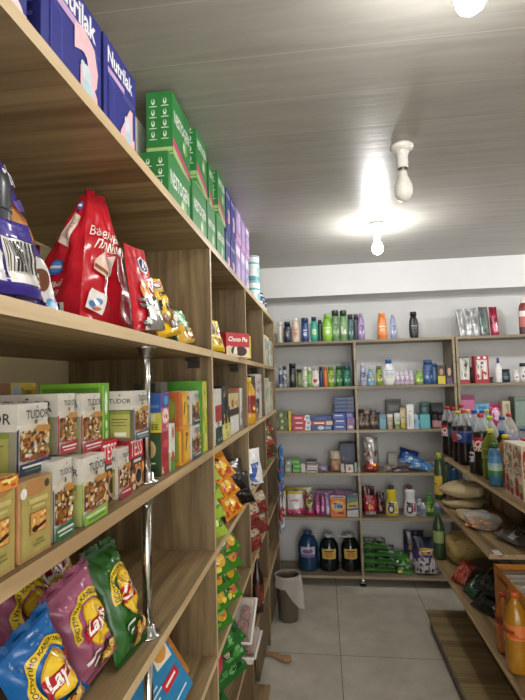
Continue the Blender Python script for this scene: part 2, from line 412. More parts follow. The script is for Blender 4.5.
# ------------------------------------------------------------------ setting
def nodemat(name, rough):
    m = bpy.data.materials.new(name); m.use_nodes = True; nt = m.node_tree; return m, nt, nt.nodes['Principled BSDF']
def plaster(name, h, rough=.7):
    m, nt, b = nodemat(name, rough); L = nt.links.new
    tc = nt.nodes.new('ShaderNodeTexCoord'); n = nt.nodes.new('ShaderNodeTexNoise'); n.inputs['Scale'].default_value = 7; n.inputs['Detail'].default_value = 5
    L(tc.outputs['Object'], n.inputs['Vector']); cr = nt.nodes.new('ShaderNodeValToRGB'); c = lin(h)
    cr.color_ramp.elements[0].color = (*[x*.93 for x in c], 1); cr.color_ramp.elements[1].color = (*c, 1); L(n.outputs['Fac'], cr.inputs[0]); L(cr.outputs[0], b.inputs['Base Color'])
    b.inputs['Roughness'].default_value = rough
    n2 = nt.nodes.new('ShaderNodeTexNoise'); n2.inputs['Scale'].default_value = 160; L(tc.outputs['Object'], n2.inputs['Vector'])
    bp = nt.nodes.new('ShaderNodeBump'); bp.inputs['Strength'].default_value = .1; bp.inputs['Distance'].default_value = .002; L(n2.outputs['Fac'], bp.inputs['Height']); L(bp.outputs[0], b.inputs['Normal'])
    return m
def seam(nt, axis, origin, pitch, width):
    L = nt.links.new; tc = nt.nodes.new('ShaderNodeTexCoord'); sp = nt.nodes.new('ShaderNodeSeparateXYZ'); L(tc.outputs['Object'], sp.inputs[0])
    def M(op, a, bv=None):
        q = nt.nodes.new('ShaderNodeMath'); q.operation = op; L(a, q.inputs[0])
        if bv is not None: q.inputs[1].default_value = bv
        return q.outputs[0]
    v = M('SUBTRACT', sp.outputs[axis], origin); v = M('DIVIDE', v, pitch); v = M('ADD', v, 50.5); v = M('FRACT', v); v = M('SUBTRACT', v, .5); v = M('ABSOLUTE', v)
    return M('LESS_THAN', v, width/pitch/2)
# ceiling of glossy wood-grain plastic panels
mc, nt, b = nodemat('grey_plastic_ceiling_panels', .2); L = nt.links.new
tc = nt.nodes.new('ShaderNodeTexCoord'); mp = nt.nodes.new('ShaderNodeMapping'); mp.inputs['Scale'].default_value = (2.2, 30, 1); L(tc.outputs['Object'], mp.inputs[0])
n = nt.nodes.new('ShaderNodeTexNoise'); n.inputs['Scale'].default_value = 1; n.inputs['Detail'].default_value = 4; n.inputs['Distortion'].default_value = .9; L(mp.outputs[0], n.inputs['Vector'])
cr = nt.nodes.new('ShaderNodeValToRGB'); cr.color_ramp.elements[0].position = .3; cr.color_ramp.elements[0].color = (*lin('#94918a'), 1); cr.color_ramp.elements[1].position = .7; cr.color_ramp.elements[1].color = (*lin('#a3a099'), 1)
L(n.outputs['Fac'], cr.inputs[0]); sm = seam(nt, 'Y', 1.315, .222, .003)
mx = nt.nodes.new('ShaderNodeMix'); mx.data_type = 'RGBA'; L(sm, mx.inputs[0]); L(cr.outputs[0], mx.inputs[6]); mx.inputs[7].default_value = (*lin('#b6b4b0'), 1); L(mx.outputs[2], b.inputs['Base Color'])
b.inputs['Roughness'].default_value = .33
bp = nt.nodes.new('ShaderNodeBump'); bp.inputs['Strength'].default_value = .22; bp.inputs['Distance'].default_value = .004; L(n.outputs['Fac'], bp.inputs['Height']); L(bp.outputs[0], b.inputs['Normal'])
# floor of large grey tiles
mf, nt, b = nodemat('grey_stone_floor_tiles', .4); L = nt.links.new
tc = nt.nodes.new('ShaderNodeTexCoord'); n = nt.nodes.new('ShaderNodeTexNoise'); n.inputs['Scale'].default_value = 5; n.inputs['Detail'].default_value = 8; n.inputs['Roughness'].default_value = .65; L(tc.outputs['Object'], n.inputs['Vector'])
cr = nt.nodes.new('ShaderNodeValToRGB'); cr.color_ramp.elements[0].position = .3; cr.color_ramp.elements[0].color = (*lin('#b6b0a1'), 1); cr.color_ramp.elements[1].position = .7; cr.color_ramp.elements[1].color = (*lin('#d2ccbe'), 1); L(n.outputs['Fac'], cr.inputs[0])
s1 = seam(nt, 'X', .05, .6, .004); s2 = seam(nt, 'Y', 2.935, 1.2, .004); ma = nt.nodes.new('ShaderNodeMath'); ma.operation = 'MAXIMUM'; L(s1, ma.inputs[0]); L(s2, ma.inputs[1])
mx = nt.nodes.new('ShaderNodeMix'); mx.data_type = 'RGBA'; L(ma.outputs[0], mx.inputs[0]); L(cr.outputs[0], mx.inputs[6]); mx.inputs[7].default_value = (*lin('#5b5852'), 1); L(mx.outputs[2], b.inputs['Base Color'])
b.inputs['Roughness'].default_value = .45
XL, XR, YB, YF, ZC = -.895, 3.0, 4.17, -2.4, 2.53
def struct(name, a, b_, m):
    mb = MB(); mb.box(a, b_, m); return tag(mb.build(name), kind='structure')
wcream = plaster('cream_wall_paint', '#f2e3b6'); wgrey = plaster('light_grey_wall_paint', '#d2d3d4'); wwhite = plaster('white_beam_paint', '#dadbdd')
struct('floor', (XL-.1, YF, -.06), (XR+.1, YB+.1, 0), mf)
struct('ceiling', (XL-.1, YF, ZC), (XR+.1, YB+.1, ZC+.06), mc)
struct('wall_left', (XL-.1, YF, 0), (XL, YB+.1, ZC), wcream)
struct('wall_right', (XR, YF, 0), (XR+.1, YB+.1, ZC), wgrey)
struct('wall_back', (XL, YB, 0), (XR, YB+.1, ZC), wgrey)
struct('trim_1', (XL, 3.91, 2.28), (XR, YB, ZC), wwhite)

# ------------------------------------------------------------------ left shelving unit
R90 = math.pi/2
XF, XBK = -.36, -.86
SZ = [2.07, 1.706, 1.385, 1.06, .735, .415, .13]
UY = [.15, 1.56, 2.29, 2.98, 3.67]; TH = .022
lu = thing('shelving_unit', 'long tall oak-look shelving unit of open bays along the left wall', 'shelves', (0, 0, 0))
def board(par, a, b, m, edge, side, name='shelf_board'):
    mb = MB(); ms = {side: edge}; mb.box(a, b, m, ms); return mb.build(name, par)
for i, z in enumerate(SZ):
    if i == 0: board(lu, (XBK, UY[0], z-TH), (XF, UY[-1]+.018, z), WX, EB, 'right'); continue
    for k in range(4):
        if i == 6 and k > 1: continue
        board(lu, (XBK, UY[k]+.009, z-TH), (XF+(.06 if i == 6 else 0), (2.42 if i == 6 and k == 1 else UY[k+1]-.009) if k < 3 else UY[4], z), WY, EB, 'right')
for k, y in enumerate(UY): board(lu, (XBK, y-.009, 0.02), (XF-.0005, y+.009, SZ[0]-TH), WZ, EBZ, 'right', 'upright_panel')
chrome = mat('#c9c9c6', 'metal')
def postpart(par, x, y, z0, z1):
    mb = MB(); mb.lathe([(.0105, 0), (.0105, z1-z0)], chrome, 16); p = mb.build('support_post', par, (x, y, z0))
    for zz, s in ((0, 1), (z1-z0, -1)):
        m2 = MB(); m2.lathe([(.027, 0), (.027, .004), (.017, .006), (.0155, .022), (.011, .023)] if s > 0 else [(.011, -.023), (.0155, -.022), (.017, -.006), (.027, -.004), (.027, 0)], chrome, 18); m2.build('flange', p, (0, 0, zz))
for i in range(2, 6): postpart(lu, XF-.032, 1.035, SZ[i], SZ[i-1]-TH)
dkm = mat('#35302a', 'plastic')
for k in (1, 2, 3):
    for i in (1, 2, 3):
        mb = MB(); mb.box((-.02, -.03, -.012), (.02, 0, 0), dkm); mb.box((-.02, -.004, -.035), (.02, 0, -.012), dkm); mb.build('corner_bracket', lu, (XF-.06, UY[k]-.0095, SZ[i]-TH-.0005))
mb = MB(); mb.box((XF-.03, 2.56, .06), (XF-.012, 3.655, SZ[5]-TH-.002), wood('dark_oak_kick_panel', 'z', '#54442f', '#7d6a4d'), {'left': EBZ}); mb.build('kick_panel', lu)
mb = MB(); mb.box((XF+.02, .2, 0), (XF+.038, 2.40, SZ[6]-TH), WY, {'back': WZ}); mb.build('plinth', lu)

# ------------------------------------------------------------------ back shelving unit
BZS = [1.907, 1.543, 1.2, .868, .526, .087]; BXD = [-.49, .249, 1.0, 1.026, 1.77]; BF, BB, BT = 3.86, 4.155, .02
bu = thing('shelving_unit', 'grey oak shelving unit of three bays against the far wall', 'shelves', (0, 0, 0))
for (x0, x1) in ((BXD[0]+.018, BXD[1]), (BXD[1]+.018, BXD[2]), (BXD[3]+.018, BXD[4])):
    for i, z in enumerate(BZS): board(bu, (x0, BF, z-BT), (x1, BB, z), BX, BE, 'front')
for i, x in enumerate(BXD): board(bu, (x, BF-.0008, BZS[-1]-BT), (x+.018, BB, BZS[0]+.0005), BZ, BE, 'front', 'upright_panel')
for x in (-.45, .258, 1.02, 1.74):
    for y in (3.9, 4.1):
        f = MB(); f.lathe([(.02, .012), (.02, BZS[-1]-BT)], chrome, 14); f = f.build('foot', bu, (x, y, 0))
        g = MB(); g.lathe([(.024, 0), (.024, .012)], mat('#1d1c1b', 'plastic'), 14); g.build('rubber_cap', f)
# ------------------------------------------------------------------ right shelving unit
ru = thing('shelving_unit', 'low stepped oak-look shelf unit with three shelves along the right aisle side', 'shelves', (0, 0, 0))
RS = [(.768, 1.077), (.696, .82), (.656, .477)]; RY0, RY1, RXB = .95, 3.3, 1.3
for x, z in RS: board(ru, (x, 2.262 if z == .82 else RY0, z-.02), (RXB, RY1, z), WY, EB, 'left')
board(ru, (RXB, RY0, 0), (RXB+.018, RY1, 1.06), WZ, EBZ, 'back', 'back_panel')
board(ru, (.84, RY0+.02, .11), (.858, RY1-.03, .456), wood('oak_riser', 'y', DK, LT), EBZ, 'back', 'riser_panel')  # riser in the plain oak tones, grain along its length
for y in (3.2,):
    mb = MB(); mb.box((1.1, y, .477), (1.125, y+.022, .80), BZ); mb.build('support_strip', ru)
    mb = MB(); mb.box((.95, y+.04, .82), (.975, y+.062, 1.057), BZ); mb.build('support_strip', ru)
mb = MB(); mb.box((.612, RY0, .088), (1.29, RY1, .11), WX, {'left': BE}); p = mb.build('platform_board', ru)
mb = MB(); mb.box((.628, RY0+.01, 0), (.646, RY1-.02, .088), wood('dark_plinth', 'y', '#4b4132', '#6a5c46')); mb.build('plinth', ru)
# ------------------------------------------------------------------ ceiling lamps
white = mat('#e4e3df', 'plastic'); brass = mat('#b9b2a0', 'metal')
def lamp(x, y, lit, label, k=1):
    t = thing('ceiling_lamp', label, 'lamp', (x, y, ZC), 0)
    mb = MB(); mb.lathe([(.038, -.0), (.045, -.006), (.045, -.016), (.036, -.024), (.030, -.030)][::-1], white, 24)
    mb.lathe([(.021, -.098), (.023, -.075), (.022, -.05), (.028, -.028)], white, 20, closed=False); mb.build('lamp_holder', t)
    mb = MB(); mb.lathe([(.0135, -.112), (.0145, -.108), (.0135, -.104), (.0145, -.1), (.0145, -.094)], brass, 16); mb.build('screw_base', t)
    pr = [(.002, -.232), (.014, -.229), (.026, -.219), (.034, -.203), (.0365, -.185), (.034, -.167), (.027, -.148), (.0195, -.132), (.0165, -.12), (.0158, -.108)] if not lit else \
         [(.002, -.190), (.014, -.187), (.025, -.178), (.031, -.164), (.031, -.15), (.027, -.135), (.02, -.122), (.0155, -.112), (.0145, -.106)]
    mb = MB(); mb.lathe(pr, emit('#fcfbf8', BULB_POWER*k) if lit else mat('#e9e7e0', 'glossy'), 20); mb.build('bulb', t)
    t.rotation_euler = (0, 0, .4); return t
lamp(.352, 2.905, True, 'lit round ceiling bulb in white holder farthest back near the white beam', 1.65)
lamp(.345, 1.93, False, 'unlit pear-shaped bulb in white ceiling holder between the two lit bulbs')
lamp(.326, .985, True, 'glowing ceiling bulb cut off at the top edge of the photo')
lamp(.336, -.9, True, 'lit round ceiling bulb behind the camera', .35)
lamp(2.1, 2.75, True, 'lit round ceiling bulb outside the right edge of the photo', 2.6)
# ------------------------------------------------------------------ goods on the left shelving unit (fronts face the aisle, +X)
def LI(name, label, cat, p0, p1, top, X, z0, d, base, faces=None, group=None, kind='card', sides=None, h=None, yaw=0, gap=.0006):
    """a carton whose front lies in the plane X, between the view columns p0 and p1, standing at height z0"""
    y0, y1 = ylen(p0, X, z0+.05), ylen(p1, X, z0+.05)
    if h is None: h = onX(p0 if top[0] is None else top[0], top[1], X).z-z0
    o = carton(name, label, cat, (X-d/2, (y0+y1)/2, z0+gap), R90+yaw, max(.004, y1-y0-.003), d, h-gap, base, faces, group, kind, sides)
    o['_h'] = h; return o
def hz(o): h = o['_h']; return h
# --- top shelf: navy formula cartons
def formula(num, bg='#2b2f86', dk='#1d2163'):
    nb = dict(front=[('r',0,.0,1,.06,dk), ('t','Nutrilak',.5,.87,.78,'#eceaf2',{'bold':.03,'tall':1.25}), ('t','~',.36,.735,.5,'#c9a7cf'),
       ('r',.55,.70,.95,.705,'#8f93cc'), ('r',.55,.67,.9,.675,'#8f93cc'),
       ('p',[(.12,.2),(.3,.16),(.3,.66),(.12,.70)],'#3e43a0'), ('p',[(.14,.22),(.28,.19),(.28,.64),(.14,.67)],bg),
       ('t',num,.70,.37,.46,'#f0c3cb',{'bold':.045,'tall':1.2}), ('e',.70,.44,.08,.075,'#cfe0e8'), ('e',.72,.33,.10,.07,'#bcd3df'), ('e',.63,.48,.04,.035,'#cfe0e8')],
       left=[('r',.15,.1+.09*i,.85,.13+.09*i,'#4a4f9a') for i in range(9)])
    return nb
XN = -.42; ZT = SZ[0]
LI('formula_carton', 'large navy and pink formula carton cut off by the top left corner of the photo', 'box', -40, 27, (27, -75), XN, ZT, .09, '#2b2f86', dict(front=[('r',.55,0,1,.35,'#f0c3cb'),('e',.8,.3,.15,.1,'#f7dde2')]))
LI('formula_carton', 'large navy formula carton with a big pink 3 on its front', 'box', 40, 101.5, (101, 29), XN, ZT, .09, '#2b2f86', formula('3'), 'navy formula cartons at the near end of the top shelf', sides={'left':'#20245f'})
LI('formula_carton', 'navy formula carton with a big pink 4, between the 3 carton and the green cartons', 'box', 103.5, 136, (136, 83), XN, ZT, .09, '#2b2f86', formula('4'), 'navy formula cartons at the near end of the top shelf', sides={'left':'#20245f'})
mb = MB(); mb.box((-.02,-.05,0),(.02,.05,.16),mat('#e7e3d8','card'))
# --- green milk mix cartons
def green(name='NESTOGEN'):
    lf = [('r',0,0,1,.06,'#8fbf6a'),('r',0,.07,1,.1,'#3f8f45'),('r',0,.11,1,.22,'#a6c47c'),('r',0,.14,1,.16,'#5f9a50')]
    for i in range(2):
        for j in range(4): lf += [('e',.27+.46*i,.86-.155*j,.07,.045,'#d8ead4'),('r',.13+.46*i,.785-.155*j,.41+.46*i,.80-.155*j,'#cfe3ca'),('e',.27+.46*i,.875-.155*j,.03,.03,'#2c7f3c')]
    return dict(front=[('t',name,.52,.68,.86,'#f1f5ea',{'bold':.03,'tall':1.6}),('e',.68,.46,.13,.11,'#8cc06d'),('e',.62,.44,.06,.07,'#e7efd8'),('p',[(0,.24),(1,.06),(1,.16),(0,.36)],'#d8417a'),('p',[(0,.12),(1,0),(1,.06),(0,.24)],'#b7d58c'),('r',0,0,1,.03,'#9cc77a')], left=lf)
XG = -.43; GC = '#2f8a43'; gd = .085; gh = onX(168.6, 151, XG).z-ZT; ghu = onX(172.8, 92, XG-.01).z-ZT-gh
gl = []
TOPS = [onX(172.8, 92, XG-.01).z, onX(198, 124, XG).z, onX(207, 150, XG-.02).z, onX(218, 163, XG).z]
LOW = [gh]+[(q-ZT)*.5 for q in TOPS[1:]]
for i, (a, b) in enumerate([(168.6,190.3),(193,207),(208,216),(217.3,225.2)]):
    gl.append(LI('formula_carton', ['nearest lower green carton on the top shelf, its pictogram side facing the camera','second lower green carton from the near end of the top shelf row','third lower green carton of the top shelf row','farthest lower green carton, beside the small navy cartons'][i], 'box', a, b, None, XG, ZT, gd, GC, green(), 'green cartons stacked two high on the top shelf', h=LOW[i], sides={'left':'#2a7d3c'}))
for i, (a, b, dx) in enumerate([(172.6,190.3,-.01),(196.5,207,.0),(209,216,-.02),(218,225.3,.0)]):
    LI('formula_carton', ['tall front green carton, topmost of the nearest green stack','upper green carton on the second green stack','upper green carton on the third green stack set back from the edge','upper green carton on the farthest green stack'][i], 'box', a, b, None, XG+dx, ZT+LOW[i], gd, GC, green(), 'green cartons stacked two high on the top shelf', h=TOPS[i]-ZT-LOW[i], sides={'left':'#2a7d3c'}, yaw=0)
hn = (onX(228, 188, XG).z-ZT)/2; hp = (onX(240, 197, XG).z-ZT)/2
LI('formula_carton', 'white carton set back between the navy and the green cartons on the top shelf', 'box', 137, 147, (140, 122), -.56, ZT, .08, '#dcdad2', dict(front=[('r',.1,.1,.9,.2,'#b8b6ae'),('r',.3,.3,.4,.9,'#c4c2ba')]))
sn = dict(front=[('t','Nutrilak',.5,.82,.8,'#eceaf2'),('t','3',.6,.4,.4,'#f0c3cb',{'bold':.08})])
for j in range(2):
    for i, (a, b) in enumerate([(226.3,230.8),(231.2,235.6)]):
        LI('formula_carton', ['lower','upper'][j]+' small navy carton in the '+['nearer','farther'][i]+' stack between the green and lilac cartons', 'box', a, b, None, XG, ZT+j*hn, .09, '#2d3185', sn, 'small navy cartons on the top shelf', h=hn-.001)
    for i, (a, b) in enumerate([(236.2,241.2),(241.6,245.6),(246,249.3)]):
        LI('formula_carton', ['lower','upper'][j]+' lilac carton in the '+['nearest','middle','farthest'][i]+' lilac stack on the top shelf', 'box', a, b, None, XG, ZT+j*hp, .09, '#a98fc6', dict(front=[('r',0,.0,1,.12,'#d9a1c8'),('r',.1,.72,.9,.9,'#ece2f2'),('e',.5,.42,.3,.2,'#c7b4dd'),('s',.15,.15,.85,.6,['#d6c8e8','#8a6fb0','#e9d5e8'],8,i)],left=[('r',.1,.2,.9,.8,'#bda8d6')]), 'lilac cartons on the top shelf', h=(hp-.001 if j == 0 else hp*(1-.16*i)))
def can(label, loc, H, R, body, lid, art_ops, group, name='milk_powder_can'):
    r = thing(name, label, 'can', loc, R90, group); m = MB(); m.lathe([(R*.97,0),(R,.004),(R,H-.012),(R*.97,H-.01)], mat(body,'print'), 20)
    art(m, lambda u,v,o: ((R+o)*math.sin((u-.5)*4), -(R+o)*math.cos((u-.5)*4), v*(H-.012)), R*4, H-.012, art_ops, 'print', R*.4); m.build('body', r)
    m = MB(); m.lathe([(R*1.03,H-.012),(R*1.03,H-.001),(R*.95,H)], mat(lid,'cap'), 20); m.build('lid', r); return r
cart = [('r',0,0,1,.2,'#4d9fa6'),('r',0,.7,1,.78,'#62b3b4'),('e',.5,.45,.2,.16,'#8cc7c9'),('s',.2,.25,.8,.65,['#3e8f9a','#e4eef0','#8fc4c6'],8,3)]
y1 = ylen(252.3, -.43, 2.15)
for j in range(2):
    can(['lower','upper'][j]+' white and teal can past the lilac cartons on the top shelf', (-.43, y1, ZT+.0006+j*.166), .165, .05, '#dde6e4', '#9fb9c0', cart, 'white and teal cans on the top shelf')
y2 = ylen(258.5, -.43, 2.1)
for j, dy in enumerate((-.11, .0, .11)):
    can('small white can with navy lid, '+['nearest','middle','farthest'][j]+' of three ending the top shelf', (-.43, y2+dy, ZT+.0006), .125-.01*j, .045, '#e3e3e2', '#2b3c66', [('r',0,.62,1,.9,'#36497c'),('s',.1,.1,.9,.6,['#b9c6d6','#d8c9b0'],7,j)], 'small white and navy cans at the end of the top shelf')

# --- second shelf: sweets in bags
Z2 = SZ[1]
def yx(px, X, z): return ylen(px, X, z)
def bar(u0,v0,u1,v1,n=12,seed=0):
    rg = random.Random(seed); o = [('r',u0,v0,u1,v1,'#e8e4e0')]; u = u0+.02
    while u < u1-.03:
        w = rg.choice((.006,.012,.018))*(u1-u0)*4; o.append(('r',u,v0+.25*(v1-v0),min(u+w,u1-.02),v1-.06*(v1-v0),'#2c2a2a')); u += w+rg.choice((.006,.012))*(u1-u0)*4
    return o
purp = [('p',[(.0,.46),(1,.60),(1,.66),(0,.50)],'#6d5bb0'),('e',.55,.5,.2,.13,'#6a3a22'),('e',.62,.47,.2,.1,'#8a5230'),('p',[(.35,.52),(.85,.36),(.9,.44),(.45,.6)],'#c98a4a'),('s',.38,.38,.88,.55,['#d9a060','#b5703a','#e3c08a'],10,4,.14),('t','nb',.78,.76,.3,'#ece8f6',{'shear':.3}),('p',[(.55,.12),(.85,.06),(.9,.28),(.65,.34)],'#e9e5e4'),('e',.72,.2,.08,.06,'#7d4a2c'),('e',.8,.08,.06,.03,'#4aa0d0')]
block_bag('sweets_bag', 'tall purple sweets bag with wafer picture at the left edge, behind the barcode bag', 'bag', (-.485, .668, Z2+.001), R90-.12, .17, .10, .29, .06, .02, '#4a3c9c', purp, [('r',.2,.1,.8,.3,'#3a2f80')], 3, 'purple sweets bags', (-.03, .03), '#41358c')
bag('sweets_bag', 'low purple sweets bag in front at the left edge with a white barcode label', 'bag', (-.383, .525, Z2), (-.12, -.05, R90-.25), .15, .10, .045, '#41348f', bar(.54,.12,.92,.72,seed=2)+[('r',.1,.1,.46,.55,'#dad7dc'),('r',.13,.2,.40,.22,'#6f6a80'),('r',.13,.3,.40,.32,'#6f6a80'),('r',.13,.4,.35,.42,'#6f6a80')], 5, group='purple sweets bags', crumple=.7, rest=Z2, taper=.12)
t = thing('canister', 'dark grey rounded canister between the purple bags at the left edge', 'container', (-.437, .585, Z2+.0006), R90)
mb = MB(); mb.lathe([(.024,0),(.026,.004),(.026,.165),(.023,.18),(.016,.187)], mat('#3a3d42','plastic'), 20); mb.build('body', t); mb = MB(); mb.lathe([(.0262,.13),(.0272,.131),(.0272,.134),(.0262,.135)], mat('#2c2e32','plastic'), 20, closed=False); mb.build('rim', t)
dr = [('r',.1,.08,.75,.3,'#e6dcd8'),('t','~',.42,.22,.45,'#4a3338'),('t','~',.42,.14,.45,'#4a3338'),('e',.45,.6,.3,.12,'#3a0f18'),('p',[(.2,.5),(.4,.75),(.5,.6)],'#7a2030')]
bag('sweets_bag', 'dark red sweets bag with white label between the purple and the big red bag', 'bag', (-.63, .90, Z2), (-.1, .1, R90-.7), .14, .20, .06, '#6d1522', dr, 7, crumple=1.1, rest=Z2, taper=.3)
# big red bag: two broad faces meeting in a front edge
rl = [('e',.62,.90,.2,.035,'#3b62b4'),('t','~',.62,.90,.26,'#e8e6ee'),('p',[(.36,.62),(.7,.56),(.86,.80),(.45,.86)],'#ecd9cf'),('p',[(.42,.66),(.68,.61),(.8,.78),(.5,.82)],'#d9b9a8'),('r',.46,.71,.76,.715,'#a06a5a'),('r',.46,.74,.76,.745,'#a06a5a'),('e',.55,.42,.19,.055,'#3a63b8'),('e',.55,.42,.15,.04,'#5f8ad2'),('t','~',.55,.42,.26,'#eef2fa'),
      ('t','Вафельный',.42,.30,.66,'#f4e9e2',{'shear':.35,'bold':.005}),('t','пломбир',.46,.235,.58,'#f4e9e2',{'shear':.35,'bold':.005}),('r',.1,.055,.44,.155,'#ebe4e0')]+[('r',.15+.08*i,.08+.035*j,.19+.08*i,.095+.035*j,'#6b5a58') for i in range(3) for j in range(2)]+bar(.52,.035,.86,.165,seed=5)
rr = [('t','Вафельный',.5,.70,.92,'#f4e9e2',{'shear':.35,'bold':.006}),('t','пломбир',.54,.61,.82,'#f4e9e2',{'shear':.35,'bold':.006}),('r',.3,.57,.8,.574,'#f0d8cf'),('p',[(.12,.42),(.3,.36),(.42,.52),(.3,.56),(.2,.5)],'#e9cdbd'),('p',[(.28,.36),(.45,.40),(.56,.55),(.42,.53)],'#f1e2d6'),('p',[(.14,.44),(.3,.38),(.33,.4),(.18,.47)],'#9b5a3a'),('p',[(.02,.14),(.26,.1),(.32,.24),(.1,.28)],'#ece6e2'),('e',.12,.17,.05,.025,'#4f86c0'),('e',.2,.19,.05,.025,'#4f86c0'),('e',.17,.14,.06,.015,'#c06b5a')]
block_bag('sweets_bag', 'big upright red ice cream sweets bag with white script and blue oval', 'bag', (-.505, .955, Z2+.001), R90-.22, .19, .16, .30, .06, .018, '#c3202f', rr, rl, 11, None, (.03, -.015), '#a81a28', 1.2)
r3 = [('e',.62,.78,.2,.1,'#e7e6ea'),('e',.62,.78,.17,.08,'#2a3b70'),('p',[(.5,.74),(.58,.84),(.64,.84),(.56,.74)],'#e8e8ee'),('p',[(.64,.74),(.72,.84),(.78,.84),(.7,.74)],'#e8e8ee'),('p',[(.45,.58),(.9,.66),(.75,.45)],'#e9e2e2'),('p',[(.52,.585),(.82,.62),(.74,.50)],'#b01f30'),('e',.4,.46,.16,.12,'#d98a3c'),('e',.36,.54,.07,.06,'#e19a48'),('e',.5,.54,.06,.05,'#e19a48'),('r',.3,.0,1,.36,'#7a7672'),('s',.1,.0,.98,.4,['#4a4a4c','#e6e2dc','#9d9a94','#c9c4bc','#3a3838'],22,9,.14),('e',.45,.2,.12,.09,'#e9e6e0')]
bag('sweets_bag', 'red sweets bag with navy round badge and grey picture, leaning on the big red bag', 'bag', (-.368, 1.0, Z2), (-.14, -.10, R90-.05), .16, .185, .026, '#bb1d2b', r3, 17, crumple=.6, rest=Z2, taper=.35)
yb = [('e',.4,.86,.36,.075,'#e6dede'),('e',.4,.86,.31,.055,'#b5223a'),('t','~',.4,.86,.4,'#f4e6e6'),('t','~',.55,.72,.36,'#4a2a12',{'shear':.3}),('s',.1,.08,.9,.6,['#3a1d10','#5a2d18','#2b140b','#7b4525'],12,5,.2),('e',.68,.28,.2,.12,'#44210f'),('e',.68,.29,.16,.07,'#e7d5b0'),('r',0,.0,1,.05,'#d0a01c')]
bag('biscuit_bag', 'yellow chocolate biscuit bag with red oval badge beside the red bags', 'bag', (-.385, 1.185, Z2), (-.22, -.16, R90-.05), .15, .155, .05, '#e6b91f', yb, 19, crumple=.8, rest=Z2, taper=.3, group='yellow biscuit bags on the second shelf')
bag('biscuit_bag', 'small mint green and yellow biscuit bag next to the upright panel', 'bag', (-.395, 1.365, Z2), (-.2, -.1, R90), .14, .10, .05, '#7cc08e', [('p',[(0,0),(1,0),(1,.4),(0,.6)],'#d9a93a'),('s',.2,.1,.95,.6,['#6a3b1c','#e4d2a8','#3f7f4c','#c78a3a'],14,6,.18)], 23, rest=Z2, taper=.3)
# bay two, second shelf
bag('biscuit_bag', 'yellow bag with dark stripes standing just past the first upright panel', 'bag', (-.385, 1.70, Z2), (-.25, 0, R90-.35), .15, .125, .05, '#e2bd25', [('p',[(.1,.5),(.35,.9),(.45,.85),(.2,.45)],'#4d4a46'),('p',[(.4,.5),(.65,.9),(.75,.85),(.5,.45)],'#4d4a46'),('p',[(.65,.5),(.85,.8),(.93,.72),(.75,.45)],'#4d4a46'),('s',.1,.08,.9,.4,['#f0d870','#a37a1a'],8,2)], 29, crumple=.6, rest=Z2)
carton('biscuit_carton', 'red chocolate pie carton with white lettering in the second bay of the second shelf', 'box', (-.38, 2.07, Z2+.0006), R90-.62, .14, .05, .105, '#c4202c', dict(front=[('r',0,0,1,.42,'#e8d9b8'),('p',[(0,.42),(1,.42),(1,.52),(0,.46)],'#c4202c'),('t','Choco Pie',.5,.74,.82,'#f3ece8',{'bold':.04,'shear':.2}),('e',.62,.25,.26,.2,'#3f1d12'),('e',.34,.27,.14,.17,'#50261a'),('p',[(.28,.12),(.46,.12),(.44,.42),(.34,.42)],'#f0e6cf'),('s',.02,.42,.98,.56,['#efe6dc','#c4202c'],6,3)], left=[('r',.1,.1,.9,.9,'#a81c26')]))
carton('biscuit_carton', 'yellow speckled carton directly behind the red chocolate pie carton', 'box', (-.375, 2.19, Z2+.0006), R90-.75, .10, .04, .105, '#dcc658', dict(front=[('s',.05,.05,.95,.95,['#f0e6a8','#c9a52a','#8aa060'],14,8)]))
for i, (a, b, tp) in enumerate([(264.9,269.6,335),(270.2,272.9,341)]):
    LI('diaper_pack', ['cream and blue patterned pack','lower cream and blue patterned pack behind it'][i]+' in the farthest bay of the second shelf', 'pack', a, b, (a, tp), -.367, Z2, .2, '#d8d0b8', dict(front=[('s',.02,.02,.98,.98,['#7fa5bb','#e8e4d4','#b8a878','#5f8ca8'],34,i,.14)],left=[('s',.05,.05,.95,.95,['#e4dfcc','#b7ad88','#d2c69c'],20,i+4)]), 'patterned packs in the farthest bay')

# --- third shelf: tea
Z3 = SZ[2]
def tudor(c1, c2=None, strip='#2c5f3a', side=False):
    c2 = c2 or c1
    f = [('r',0,.0,1,.7,'#d9d3c8'),('p',[(0,0),(.06,0),(.06,.66),(0,.62)],c1),('p',[(.06,.66),(.3,.72),(.5,.74),(.75,.74),(1,.70),(1,.6),(.06,.58)],'#cfc6b4'),('r',.08,.2,.98,.58,'#8f6a3c'),('s',.08,.2,.98,.62,['#7a4a22','#b98a45','#4b3020','#d9b878','#7c2f22','#dccfb4','#3c2e26','#a36b30','#c2b9a8'],75,int(c1[1:],16) % 97,.12),('p',[(.5,.62),(.58,.68),(1,.66),(1,.58),(.5,.58)],'#b5813a'),('s',.1,.18,.98,.25,['#9a3a22','#b5482a','#7c2f22'],10,4,.2),('e',.5,.735,.055,.035,'#6a5a45'),('p',[(0,.0),(1,.0),(1,.19),(0,.16)],c1),('r',.08,.10,.92,.13,'#d9d2cc'),('r',.15,.05,.85,.07,c2),('t','TUDOR',.54,.845,.74,'#2d2a2c',{'tall':1.1}),('e',.52,.95,.02,.018,'#5a5048'),('r',.515,.93,.525,.965,'#5a5048')]
    s = [('r',0,.62,1,1,'#c3bfb6'),('t','TUDOR',.5,.8,.82,'#3b3a3c'),('e',.5,.92,.03,.02,'#5a5048'),('r',.12,.06,.88,.6,'#a3a057'),('r',.12,.53,.88,.6,'#7f8a3a'),('r',.2,.42,.8,.44,'#5f6434'),('r',.2,.36,.7,.375,'#5f6434'),('r',.2,.3,.75,.315,'#5f6434'),('r',.3,.09,.75,.17,'#d9d6c6')]
    return dict(front=f, left=s)
